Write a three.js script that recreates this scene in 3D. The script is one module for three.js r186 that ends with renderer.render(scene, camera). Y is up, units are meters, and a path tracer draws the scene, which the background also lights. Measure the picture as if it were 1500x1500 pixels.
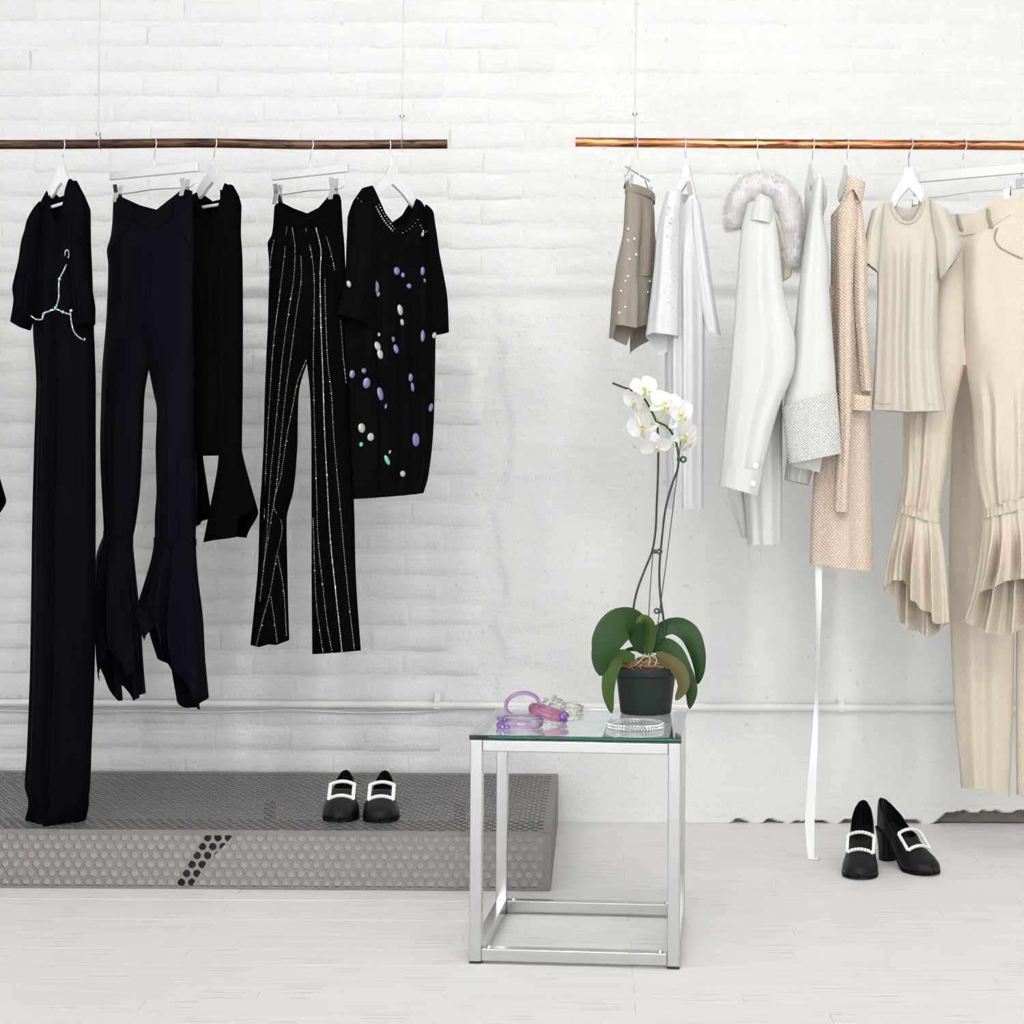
import * as THREE from 'three';
import { mergeGeometries } from 'three/addons/utils/BufferGeometryUtils.js';
import { RoundedBoxGeometry } from 'three/addons/geometries/RoundedBoxGeometry.js';
import { RectAreaLightUniformsLib } from 'three/addons/lights/RectAreaLightUniformsLib.js';

// ---------------------------------------------------------------- camera, light, exposure
const F = 2500, CX = 870, CY = 705, EYE = 0.96, ROLL = 0.0055;
const WALL = 4.82, RACK = 4.11;                       // distances of wall and rails from the camera
const scene = new THREE.Scene();
scene.background = new THREE.Color().setRGB(0.97, 1.0, 1.03);   // overcast sky seen through the shop window behind the camera
scene.backgroundIntensity = 9.6;
const camera = new THREE.PerspectiveCamera(2 * Math.atan(750 / F) * 180 / Math.PI, 1, 0.1, 40);
camera.position.set(0, EYE, 0);
camera.rotation.set(0, 0, ROLL);
camera.setViewOffset(1500, 1500, 750 - CX, 750 - CY, 1500, 1500);
const renderer = new THREE.WebGLRenderer();
renderer.toneMapping = THREE.LinearToneMapping;
renderer.toneMappingExposure = 0.41;
renderer.shadowMap.enabled = true;
RectAreaLightUniformsLib.init();
const CEIL = 3.3;
const PANEL = { z: -2.3, xs: [-1.6, 0.2, 2.0], w: 1.4, d: 0.45, powers: [14, 9.5, 8.5] };        // ceiling panels washing the wall
const TRACK = { z: -0.75, y: 3.12, xs: [-1.7, -0.55, 0.6, 1.75], power: 11 };          // spot lamps on a track

// ---------------------------------------------------------------- helpers
let seed = 12345;
const rnd = () => { seed = (seed * 1664525 + 1013904223) >>> 0; return seed / 4294967296; };
const rr = (a, b) => a + (b - a) * rnd();
const V = (x, y, z) => new THREE.Vector3(x, y, z);
const cR = Math.cos(ROLL), sR = Math.sin(ROLL);
function ray(px, py) {
  const dx = (px - CX) / F, dy = -(py - CY) / F;
  return V(dx * cR - dy * sR, dx * sR + dy * cR, -1);
}
const at = (px, py, D) => ray(px, py).multiplyScalar(D).add(camera.position);
// point where the pixel's ray meets a horizontal plane
function onLevel(px, py, y) { const r = ray(px, py); return r.multiplyScalar((y - EYE) / r.y).add(camera.position); }
// vertical plane through a point of the rail, turned by yaw (right side nearer when positive)
function vplane(px, D, yaw, py = 211) {
  const a = yaw * Math.PI / 180;
  return { o: at(px, py, D), n: V(-Math.sin(a), 0, Math.cos(a)), u: V(Math.cos(a), 0, Math.sin(a)) };
}
function hit(pl, px, py) {
  const r = ray(px, py), t = pl.o.clone().sub(camera.position).dot(pl.n) / r.dot(pl.n);
  return r.multiplyScalar(t).add(camera.position);
}
function pixel(p) { const d = -(p.z - camera.position.z), x = p.x / d, y = (p.y - EYE) / d; return [CX + F * (x * cR + y * sR), CY - F * (-x * sR + y * cR)]; }
const names = {};
function numbered(n) { if (!(n in names)) { names[n] = 0; return n; } names[n]++; return n + '_' + String(names[n]).padStart(3, '0'); }
function mesh(name, g, m, parent) {
  const o = new THREE.Mesh(g, m); o.name = name; o.castShadow = o.receiveShadow = true; if (parent) parent.add(o); return o;
}
function tag(o, label, category, group) { o.userData.label = label; o.userData.category = category; if (group) o.userData.group = group; return o; }
function thing(name, label, category, group) {
  const o = new THREE.Group(); o.name = numbered(name); scene.add(o); return tag(o, label, category, group);
}
// moves a group whose parts were made in room coordinates to the base of the thing
function settle(g) {
  const b = new THREE.Box3().setFromObject(g), c = V((b.min.x + b.max.x) / 2, b.min.y, (b.min.z + b.max.z) / 2);
  const seen = new Set();
  g.traverse(o => { if (o.isMesh && !seen.has(o.geometry)) { seen.add(o.geometry); o.geometry.translate(-c.x, -c.y, -c.z); } });
  g.position.copy(c); return g;
}
function structure(name, g, m) { const o = mesh(name, g, m, scene); o.userData.kind = 'structure'; return o; }
function bake(g, p, q, s) { const m = new THREE.Matrix4().compose(p || V(0, 0, 0), q || new THREE.Quaternion(), s || V(1, 1, 1)); return g.applyMatrix4(m); }
const box = (w, h, d, x = 0, y = 0, z = 0) => new THREE.BoxGeometry(w, h, d).translate(x, y, z);
const rbox = (w, h, d, r, x = 0, y = 0, z = 0) => new RoundedBoxGeometry(w, h, d, 2, r).translate(x, y, z);
function merge(list) {
  return mergeGeometries(list.map(g => { let h = g.index ? g.toNonIndexed() : g; for (const k of Object.keys(h.attributes)) if (!['position', 'normal', 'uv'].includes(k)) h.deleteAttribute(k); return h; }));
}
const curve = (pts, closed = false) => new THREE.CatmullRomCurve3(pts, closed, 'centripetal');
const tube = (pts, r, n = 24, k = 8, closed = false) => new THREE.TubeGeometry(curve(pts, closed), n, r, k, closed);
const lerp = (a, b, t) => a + (b - a) * t;
const clamp = (x, a = 0, b = 1) => Math.min(b, Math.max(a, x));
const smooth = (a, b, x) => { const t = clamp((x - a) / (b - a)); return t * t * (3 - 2 * t); };
function poly(pts, x) {                                 // piecewise linear lookup, softened
  if (!pts || !pts.length) return 0;
  if (x <= pts[0][0]) return pts[0][1];
  for (let i = 1; i < pts.length; i++) if (x <= pts[i][0]) {
    const t = (x - pts[i - 1][0]) / (pts[i][0] - pts[i - 1][0]); return lerp(pts[i - 1][1], pts[i][1], t);
  }
  return pts[pts.length - 1][1];
}
// value noise
function hash(x, y, s = 0) { let h = (x * 374761393 + y * 668265263 + s * 974634777) | 0; h = Math.imul(h ^ (h >>> 13), 1274126177); return ((h ^ (h >>> 16)) >>> 0) / 4294967296; }
function vnoise(x, y, s = 0, per = 0) {
  const xi = Math.floor(x), yi = Math.floor(y); let fx = x - xi, fy = y - yi; fx = fx * fx * (3 - 2 * fx); fy = fy * fy * (3 - 2 * fy);
  const w = v => per ? ((v % per) + per) % per : v;
  const a = hash(w(xi), w(yi), s), b = hash(w(xi + 1), w(yi), s), c = hash(w(xi), w(yi + 1), s), d = hash(w(xi + 1), w(yi + 1), s);
  return lerp(lerp(a, b, fx), lerp(c, d, fx), fy);
}
function fbm(x, y, o = 4, s = 0, per = 0) { let v = 0, a = 0.5, t = 0; for (let i = 0; i < o; i++) { v += a * vnoise(x, y, s + i, per); t += a; a *= 0.5; x *= 2; y *= 2; per *= 2; } return v / t; }
function dataTex(n, fn, srgb, repeat) {
  const d = new Uint8Array(n * n * 4);
  for (let j = 0; j < n; j++) for (let i = 0; i < n; i++) {
    const c = fn(i / n, j / n); const k = (j * n + i) * 4;
    if (typeof c === 'number') d[k] = d[k + 1] = d[k + 2] = clamp(c) * 255; else { d[k] = clamp(c[0]) * 255; d[k + 1] = clamp(c[1]) * 255; d[k + 2] = clamp(c[2]) * 255; }
    d[k + 3] = 255;
  }
  const t = new THREE.DataTexture(d, n, n); t.wrapS = t.wrapT = THREE.RepeatWrapping; t.magFilter = THREE.LinearFilter; t.minFilter = THREE.LinearMipmapLinearFilter; t.generateMipmaps = true;
  if (srgb) t.colorSpace = THREE.SRGBColorSpace; if (repeat) t.repeat.set(repeat, repeat); t.needsUpdate = true; return t;
}

// ---------------------------------------------------------------- materials
const lumpBump = dataTex(512, (u, v) => 0.55 * fbm(u * 12, v * 12, 4, 3, 12) + 0.3 * Math.abs(fbm(u * 6, v * 24, 3, 9, 6) - 0.5) * 2 + 0.15 * vnoise(u * 128, v * 128, 5, 128), false, 1.4);
const wallTint = dataTex(256, (u, v) => { const a = fbm(u * 5, v * 5, 4, 21, 5), k = vnoise(u * 64, v * 64, 31, 64) > 0.985 ? 0.88 : 1; return [(0.955 + 0.035 * a) * k, (0.953 + 0.037 * a) * k, (0.946 + 0.04 * a) * k]; }, true, 0.8);
const floorTint = dataTex(512, (u, v) => { const g = fbm(u * 3, v * 60, 3, 41, 3), sc = fbm(u * 4, v * 110, 2, 47, 4); const k = sc > 0.74 ? 0.93 : 1; return [(0.95 + 0.035 * g) * k, (0.938 + 0.037 * g) * k, (0.928 + 0.04 * g) * k]; }, true, 1);
const floorBump = dataTex(512, (u, v) => fbm(u * 3, v * 90, 4, 51, 3), false, 1);
const clothBump = dataTex(256, (u, v) => 0.5 + 0.25 * Math.sin(u * 2 * Math.PI * 64) * Math.sin(v * 2 * Math.PI * 64) + 0.3 * (fbm(u * 16, v * 16, 3, 61, 16) - 0.5), false, 16);
const dotPat = (u, v) => { let m = 0; for (const [a, b] of [[0, 0], [1, 0], [0, 1], [1, 1], [0.5, 0.5]]) { const dx = u - a, dy = v - b; m = Math.max(m, 1 - Math.hypot(dx, dy) / 0.36); } return clamp(m); };
const piqueBump = dataTex(64, (u, v) => clamp(dotPat((u * 4) % 1, (v * 4) % 1) * 1.2), false, 1);
const copperTint = dataTex(256, (u, v) => { const a = smooth(0.42, 0.62, fbm(u * 24, v * 5, 4, 71, 0)), d = fbm(u * 60, v * 16, 3, 73, 0) > 0.66 ? 0.6 : 1; const k = (0.72 + 0.28 * a) * d; return [k, k * 0.98, k * 0.96]; }, true);
const R = (r, g, b) => new THREE.Color().setRGB(r, g, b);
function mat(c, rough, o = {}) { return new THREE.MeshPhysicalMaterial({ color: c, roughness: rough, side: THREE.DoubleSide, ...o }); }
function rep(t, k) { const c = t.clone(); c.repeat.set(k, k); c.needsUpdate = true; return c; }
const dotTint = (a, b) => dataTex(64, (u, v) => { const m = clamp(dotPat((u * 4) % 1, (v * 4) % 1) * 1.6); return [lerp(a[0], b[0], m), lerp(a[1], b[1], m), lerp(a[2], b[2], m)]; }, true, 1);
const M = {
  wall: mat(R(0.84, 0.84, 0.835), 0.88, { map: wallTint, bumpMap: lumpBump, bumpScale: 0.006 }),
  wallPlain: mat(R(0.82, 0.82, 0.815), 0.8),
  floor: mat(R(0.88, 0.875, 0.87), 0.5, { map: floorTint, bumpMap: floorBump, bumpScale: 0.0006 }),
  floorBase: mat(R(0.5, 0.48, 0.45), 0.8),
  conduit: mat(R(0.82, 0.81, 0.79), 0.45),
  copper: mat(R(0.8, 0.33, 0.16), 0.25, { metalness: 1, map: copperTint }),
  copperDark: mat(R(0.15, 0.085, 0.055), 0.42, { metalness: 0.85, map: copperTint }),
  steel: mat(R(0.72, 0.73, 0.74), 0.22, { metalness: 1 }),
  wire: mat(R(0.5, 0.5, 0.5), 0.35, { metalness: 1 }),
  chrome: mat(R(0.56, 0.555, 0.55), 0.2, { metalness: 1 }),
  rubber: mat(R(0.02, 0.02, 0.02), 0.7),
  hanger: mat(R(0.66, 0.66, 0.655), 0.45),
  black: mat(R(0.0026, 0.0025, 0.0027), 0.85, { specularIntensity: 0.05, bumpMap: clothBump, bumpScale: 0.0006 }),
  blackTop: mat(R(0.0018, 0.0018, 0.0018), 0.9, { specularIntensity: 0.05, bumpMap: clothBump, bumpScale: 0.0006 }),
  navy: mat(R(0.0028, 0.0027, 0.0058), 0.62, { specularIntensity: 0.05, bumpMap: clothBump, bumpScale: 0.0004 }),
  navyDress: mat(R(0.0021, 0.0024, 0.0044), 0.7, { specularIntensity: 0.05, bumpMap: clothBump, bumpScale: 0.0004 }),
  white: mat(R(0.64, 0.637, 0.62), 0.85, { bumpMap: clothBump, bumpScale: 0.0005 }),
  ivory: mat(R(0.63, 0.625, 0.6), 0.85, { bumpMap: clothBump, bumpScale: 0.0005 }),
  coolWhite: mat(R(0.65, 0.65, 0.66), 0.8, { bumpMap: clothBump, bumpScale: 0.0005 }),
  whitePique: mat(R(1, 1, 1), 0.8, { map: rep(dotTint([0.83, 0.828, 0.815], [0.9, 0.895, 0.885]), 36), bumpMap: rep(piqueBump, 36), bumpScale: 0.0025 }),
  lining: mat(R(0.58, 0.53, 0.4), 0.7),
  fur: mat(R(0.72, 0.70, 0.695), 0.9),
  taupe: mat(R(0.255, 0.215, 0.175), 0.62, { bumpMap: clothBump, bumpScale: 0.0004, sheen: 0.05, sheenRoughness: 0.5, sheenColor: R(0.6, 0.55, 0.5) }),
  cream: mat(R(0.57, 0.52, 0.45), 0.88, { bumpMap: clothBump, bumpScale: 0.0005 }),
  creamLight: mat(R(0.68, 0.65, 0.61), 0.88, { bumpMap: clothBump, bumpScale: 0.0005 }),
  knit: mat(R(1, 1, 1), 0.85, { map: rep(dotTint([0.80, 0.72, 0.64], [0.93, 0.87, 0.81]), 32), bumpMap: rep(piqueBump, 32), bumpScale: 0.002 }),
  knitPlain: mat(R(0.52, 0.43, 0.35), 0.85, { bumpMap: clothBump, bumpScale: 0.0005 }),
  satin: mat(R(1, 1, 1), 0.42, { map: rep(dotTint([0.78, 0.73, 0.655], [0.865, 0.82, 0.755]), 48), bumpMap: rep(piqueBump, 48), bumpScale: 0.0006, sheen: 0.3, sheenRoughness: 0.35, sheenColor: R(0.8, 0.72, 0.6) }),
  crystal: mat(R(0.82, 0.85, 0.86), 0.12, { metalness: 0.65 }),
  crystalTeal: mat(R(0.2, 0.75, 0.62), 0.12, { metalness: 0.5 }),
  crystalBlue: mat(R(0.25, 0.3, 0.85), 0.12, { metalness: 0.5 }),
  crystalGold: mat(R(0.85, 0.75, 0.4), 0.12, { metalness: 0.6 }),
  gemLilac: mat(R(0.17, 0.145, 0.34), 0.28, { metalness: 0.2, clearcoat: 1 }),
  gemPale: mat(R(0.42, 0.4, 0.36), 0.28, { metalness: 0.2, clearcoat: 1 }),
  gemTeal: mat(R(0.1, 0.5, 0.38), 0.28, { metalness: 0.2, clearcoat: 1 }),
  leather: mat(R(0.006, 0.006, 0.007), 0.36, { specularIntensity: 0.45, bumpMap: rep(lumpBump, 18), bumpScale: 0.0006 }),
  leatherIn: mat(R(0.006, 0.006, 0.006), 0.85, { specularIntensity: 0.3 }),
  pearl: mat(R(0.85, 0.84, 0.8), 0.3, { clearcoat: 0.6 }),
  plat: mat(R(0.25, 0.235, 0.23), 0.45, { metalness: 0.5, bumpMap: rep(lumpBump, 6), bumpScale: 0.0004 }),
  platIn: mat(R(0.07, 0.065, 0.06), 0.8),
  backing: mat(R(0.42, 0.365, 0.34), 0.8),
  pot: mat(R(0.018, 0.026, 0.025), 0.42, { specularIntensity: 0.4 }),
  soil: mat(R(0.09, 0.05, 0.03), 0.95),
  bark: mat(R(0.32, 0.19, 0.1), 0.9),
  leaf: mat(R(0.024, 0.06, 0.018), 0.42, { specularIntensity: 0.35 }),
  leafLight: mat(R(0.055, 0.1, 0.022), 0.42, { specularIntensity: 0.35 }),
  leafOlive: mat(R(0.09, 0.08, 0.022), 0.45, { specularIntensity: 0.6 }),
  root: mat(R(0.3, 0.29, 0.2), 0.7),
  stem: mat(R(0.018, 0.034, 0.014), 0.5),
  pedicel: mat(R(0.42, 0.5, 0.08), 0.5),
  stake: mat(R(0.12, 0.1, 0.1), 0.6),
  clip: mat(R(0.03, 0.07, 0.03), 0.4),
  petal: mat(R(0.88, 0.86, 0.83), 0.6, { transmission: 0.25, thickness: 0 }),
  lip: mat(R(0.75, 0.7, 0.3), 0.55),
  ribbon: mat(R(0.86, 0.86, 0.86), 0.6, { sheen: 0.2 }),
  exposed: mat(R(0.24, 0.215, 0.185), 0.95),
  ceilPanel: mat(R(0.9, 0.9, 0.9), 0.5, { emissive: R(1, 0.98, 0.95), emissiveIntensity: 3 }),
  lampGlow: mat(R(0.9, 0.9, 0.9), 0.5, { emissive: R(1, 0.95, 0.88), emissiveIntensity: 4 }),
  lampBody: mat(R(0.8, 0.8, 0.8), 0.5),
  glass: new THREE.MeshPhysicalMaterial({ color: 0xffffff, roughness: 0.02, transmission: 1, thickness: 0.01, ior: 1.5, attenuationColor: R(0.0004, 0.12, 0.065), attenuationDistance: 0.85 }),
  purpleGlass: new THREE.MeshPhysicalMaterial({ color: R(0.93, 0.82, 0.97), roughness: 0.06, transmission: 0.9, thickness: 0.01, ior: 1.45, attenuationColor: R(0.6, 0.3, 0.75), attenuationDistance: 0.013 }),
  lilacGlass: new THREE.MeshPhysicalMaterial({ color: R(0.96, 0.92, 0.97), roughness: 0.06, transmission: 0.9, thickness: 0.01, ior: 1.45, attenuationColor: R(0.72, 0.5, 0.85), attenuationDistance: 0.03 }),
  pinkGlass: new THREE.MeshPhysicalMaterial({ color: R(0.95, 0.7, 0.85), roughness: 0.08, transmission: 0.85, thickness: 0.01, ior: 1.45, attenuationColor: R(0.75, 0.15, 0.45), attenuationDistance: 0.012 }),
  clearGlass: new THREE.MeshPhysicalMaterial({ color: R(0.97, 0.97, 0.95), roughness: 0.05, transmission: 0.92, thickness: 0.01, ior: 1.45 }),
  pane: new THREE.MeshPhysicalMaterial({ color: 0xffffff, roughness: 0, transmission: 1, thickness: 0 }),
  violet: mat(R(0.28, 0.12, 0.5), 0.12, { metalness: 0.3, clearcoat: 1 }),
};

// ---------------------------------------------------------------- room
const XL = -2.5, XR = 3.2, ZB = 1.9;
const brickEdge = at(738, 600, WALL).x;                // brick to the left, plaster to the right
const S = F / WALL;                                    // pixels per metre on the wall
const jointY = py => at(650, py, WALL).y;
const COURSE = 36.75 / S;
const joint0 = jointY(625.5);
const plasterTopY = at(900, 436, WALL).y;              // above this line the courses show through the plaster
function plasterAmount(x, y) {
  const e = brickEdge + 0.035 * (fbm(y * 9, 3.1, 3, 77) - 0.5) * 2 + 0.02 * (vnoise(y * 30, 1, 78) - 0.5);
  return smooth(e - 0.012, e + 0.012, x);
}
const holeL = at(1366, 1200, WALL).x, holeR = at(1560, 1200, WALL).x;
function holeMask(x, y) {
  const top = 0.034 + 0.012 * (fbm(x * 30, 5, 3, 80) - 0.5) * 2;
  const inHole = x > holeL && x < holeR && y < top * smooth(holeL, holeL + 0.05, x);
  const chipTop = (fbm(x * 22, 9, 3, 83) - 0.54) * 0.05;
  const chip = x > at(1040, 1200, WALL).x && y < chipTop && y < 0.012;
  return inHole ? 1 : chip ? 0.6 : 0;
}
{
  const xs = [], ys = [];
  for (let x = -2.15; x <= 1.75; x += 0.009) xs.push(x);
  for (let y = 0; y < 0.06; y += 0.004) ys.push(y);
  for (let y = 0.06; y <= 2.62; y += 0.0105) ys.push(y);
  const nx = xs.length, ny = ys.length, pos = [], uv = [], col = [], idx = [];
  for (const y of ys) for (const x of xs) {
    const p = plasterAmount(x, y), hole = holeMask(x, y);
    let h = 0.004 * (fbm(x * 5, y * 5, 3, 90) - 0.5);
    const stroke = Math.max(0, fbm(x * 4 + 3 * vnoise(y * 3, x, 91), y * 15, 4, 92) - 0.57) * 0.045;
    const ridge = Math.pow(1 - Math.abs(fbm(x * 3.2, y * 7.5, 3, 96) - 0.5) * 2, 22) * 0.0022;
    h += p * (0.0068 + stroke * 0.4 + ridge + 0.0012 * (fbm(x * 30, y * 45, 2, 94) - 0.5)) + (1 - p) * (0.0022 + 0.0022 * fbm(x * 40, y * 40, 2, 95));
    if (p > 0 && y < plasterTopY) h += p * 0.004 * smooth(plasterTopY, plasterTopY - 0.05, y);
    if (hole) h -= 0.03 * hole;
    pos.push(x, y, -WALL + h); uv.push(x, y);
    const rough = fbm(x * 60, y * 60, 3, 99), c = hole ? [0.2 + 0.14 * rough, 0.18 + 0.12 * rough, 0.155 + 0.1 * rough] : [1, 1, 1];
    col.push(...c);
  }
  for (let j = 0; j < ny - 1; j++) for (let i = 0; i < nx - 1; i++) { const a = j * nx + i, b = a + 1, c = a + nx, d = c + 1; idx.push(a, b, d, a, d, c); }
  const g = new THREE.BufferGeometry();
  g.setAttribute('position', new THREE.Float32BufferAttribute(pos, 3)); g.setAttribute('uv', new THREE.Float32BufferAttribute(uv, 2)); g.setAttribute('color', new THREE.Float32BufferAttribute(col, 3));
  g.setIndex(idx); g.computeVertexNormals();
  const m = M.wall.clone(); m.vertexColors = true;
  const w = structure('wall_back', g, m);
  // solid wall behind the uneven face and its continuation to both sides
  const T = 0.2;
  mesh('masonry', merge([box(XR - XL + 2 * T, CEIL + 0.2, T, (XL + XR) / 2, CEIL / 2, -WALL - T / 2 - 0.04), box(XR - 1.745, CEIL, 0.05, (XR + 1.745) / 2, CEIL / 2, -WALL - 0.02), box(-2.145 - XL, CEIL, 0.05, (XL - 2.145) / 2, CEIL / 2, -WALL - 0.02), box(3.95, CEIL - 2.612, 0.05, -0.2, (CEIL + 2.612) / 2, -WALL - 0.02)]), M.wallPlain, w);
  // bricks: eight uneven pillow shapes shared between all of them
  const L = 0.2125, Hh = COURSE - 0.004, variants = [];
  for (let k = 0; k < 8; k++) {
    const nxb = 9, nyb = 5, P = [], U = [], I = [];
    for (let j = 0; j < nyb; j++) for (let i = 0; i < nxb; i++) {
      const fx = [0, 0.03, 0.085, 0.28, 0.5, 0.72, 0.915, 0.97, 1][i], fy = [0, 0.13, 0.5, 0.87, 1][j];
      const edge = (i === 0 || i === 8 || j === 0 || j === 4) ? 1 : (i === 1 || i === 7) ? 0.35 : 0;
      const x = (fx - 0.5) * L + (edge ? 0.004 * (hash(i, j, 200 + k) - 0.5) : 0), y = (fy - 0.5) * Hh + (edge ? 0.007 * (hash(i, j, 230 + k) - 0.5) : 0);
      const z = (j === 0 || j === 4) ? -0.0035 : (i === 0 || i === 8) ? 0.0022 : 0.0058 * (1 - edge * 0.25) + 0.0046 * (hash(i, j, 260 + k) - 0.5);
      P.push(x, y, z); U.push(x + k * 0.37, y + k * 0.73);
    }
    for (let j = 0; j < nyb - 1; j++) for (let i = 0; i < nxb - 1; i++) { const a = j * nxb + i; I.push(a, a + 1, a + nxb + 1, a, a + nxb + 1, a + nxb); }
    const bg = new THREE.BufferGeometry(); bg.setAttribute('position', new THREE.Float32BufferAttribute(P, 3)); bg.setAttribute('uv', new THREE.Float32BufferAttribute(U, 2)); bg.setIndex(I); bg.computeVertexNormals(); variants.push(bg);
  }
  let count = 0; const late = [];
  for (let r = -18; r < 20; r++) {
    const y = joint0 + (r + 0.5) * COURSE; if (y < 0.1 || y > 2.34) continue;
    const shift = (((r % 2) + 2) % 2) * 0.5 * 0.211 + 0.03 * (hash(r, 1, 300) - 0.5);
    for (let c = -12; c < 12; c++) {
      const x = c * 0.211 + shift; if (x < -1.8 || x > 1.27) continue;
      const p = plasterAmount(x + 0.09, y);
      const upper = y > plasterTopY + 0.03;
      if (p > 0.5 && !upper) continue;
      const b = new THREE.Mesh(variants[Math.floor(hash(r, c, 310) * 8)], M.wall); b.castShadow = b.receiveShadow = true;
      b.position.set(x + 0.006 * (hash(r, c, 311) - 0.5), y + 0.004 * (hash(r, c, 312) - 0.5), -WALL + (p > 0.5 ? 0.0032 : 0.0012) + 0.0028 * (hash(r, c, 313) - 0.5));
      b.rotation.set(0.02 * (hash(r, c, 314) - 0.5), 0.014 * (hash(r, c, 315) - 0.5), (hash(r, c, 317) > 0.5 ? Math.PI : 0) + 0.03 * (hash(r, c, 316) - 0.5));
      late.push([x, b]);
    }
  }
  for (const [, b] of late) { b.name = count ? 'brick_' + String(count).padStart(3, '0') : 'brick'; count++; w.add(b); }
  console.log('bricks', count);
}
{
  const T = 0.15;
  structure('ceiling', box(XR - XL + 0.4, T, WALL + ZB + 0.4, (XL + XR) / 2, CEIL + T / 2, (ZB - WALL) / 2), M.wallPlain);
  structure('wall_left', box(T, CEIL, WALL + ZB, XL - T / 2, CEIL / 2, (ZB - WALL) / 2), M.wallPlain);
  structure('wall_right', box(T, CEIL, WALL + ZB, XR + T / 2, CEIL / 2, (ZB - WALL) / 2), M.wallPlain);
  const wx0 = -2.3, wx1 = 2.7, wy0 = 0.06, wy1 = 2.95, mx = (XL + XR) / 2;
  structure('wall_front', merge([box(XR - XL + 0.3, wy0, T, mx, wy0 / 2, ZB + T / 2), box(XR - XL + 0.3, CEIL - wy1, T, mx, (CEIL + wy1) / 2, ZB + T / 2), box(wx0 - XL + 0.15, wy1 - wy0, T, (wx0 + XL - 0.15) / 2, (wy0 + wy1) / 2, ZB + T / 2), box(XR - wx1 + 0.15, wy1 - wy0, T, (wx1 + XR + 0.15) / 2, (wy0 + wy1) / 2, ZB + T / 2)]), M.wallPlain);
  const win = new THREE.Group(); win.name = 'window_1'; win.userData.kind = 'structure'; scene.add(win);
  const bars = [rbox(wx1 - wx0, 0.06, 0.08, 0.01, (wx0 + wx1) / 2, wy0 + 0.03, ZB + 0.06), rbox(wx1 - wx0, 0.06, 0.08, 0.01, (wx0 + wx1) / 2, wy1 - 0.03, ZB + 0.06)];
  for (const q of [0, 1 / 3, 2 / 3, 1]) bars.push(rbox(0.06, wy1 - wy0, 0.08, 0.01, lerp(wx0 + 0.03, wx1 - 0.03, q), (wy0 + wy1) / 2, ZB + 0.06));
  mesh('window_frame', merge(bars), M.lampBody, win);
  for (let i = 0; i < 3; i++) mesh('window_pane', box((wx1 - wx0) / 3 - 0.06, wy1 - wy0 - 0.1, 0.004, lerp(wx0, wx1, (i + 0.5) / 3), (wy0 + wy1) / 2, ZB + 0.06), M.pane, win);
  const fl = structure('floor', merge([box(XR - XL + 0.3, 0.1, WALL + ZB + 0.3, (XL + XR) / 2, -0.0525, (ZB - WALL) / 2)]), M.floorBase);
  const front = -2.45, W = 0.0572;
  mesh('painted_floor', box(XR - XL, 0.01, ZB - front, (XL + XR) / 2, -0.005, (ZB + front) / 2), M.floor, fl);
  mesh('painted_floor', box(XR - 1.62, 0.01, WALL + front + 0.0, (XR + 1.62) / 2, -0.005, (front - WALL) / 2), M.floor, fl);
  mesh('painted_floor', box(-2.42 - XL, 0.01, WALL + front, (XL - 2.42) / 2, -0.005, (front - WALL) / 2), M.floor, fl);
  const lens = [0.9, 1.25, 1.6], geos = [];
  for (const l of lens) for (let k = 0; k < 3; k++) {
    const g = box(l, 0.012, W, 0, -0.006, 0), P = g.attributes.position, U = g.attributes.uv;
    for (let i = 0; i < P.count; i++) U.setXY(i, P.getX(i) + k * 0.31, P.getZ(i) + k * 0.417);
    geos.push(g);
  }
  let n = 0;
  for (let z = front - W / 2, r = 0; z > -WALL + 0.0; z -= W + 0.0007, r++) {
    let x = -2.42 - hash(r, 0, 400) * 0.0, first = true;
    while (x < 1.62 - 0.01) {
      let li = Math.floor(hash(r, n, 401) * 3), l = lens[li]; if (first) { li = r % 3; l = lens[li]; first = false; }
      const sc = x + l > 1.3 ? (1.62 - x) / l : 1;
      const b = new THREE.Mesh(geos[li * 3 + Math.floor(hash(r, n, 402) * 3)], M.floor); b.castShadow = b.receiveShadow = true;
      b.name = n ? 'floorboard_' + String(n).padStart(3, '0') : 'floorboard'; n++;
      b.scale.x = sc; b.position.set(x + l * sc / 2, -0.0008 * hash(r, n, 403), z); b.rotation.x = 0.006 * (hash(r, n, 404) - 0.5); fl.add(b);
      x += l * sc + 0.0008;
    }
  }
  console.log('boards', n);
}
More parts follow.
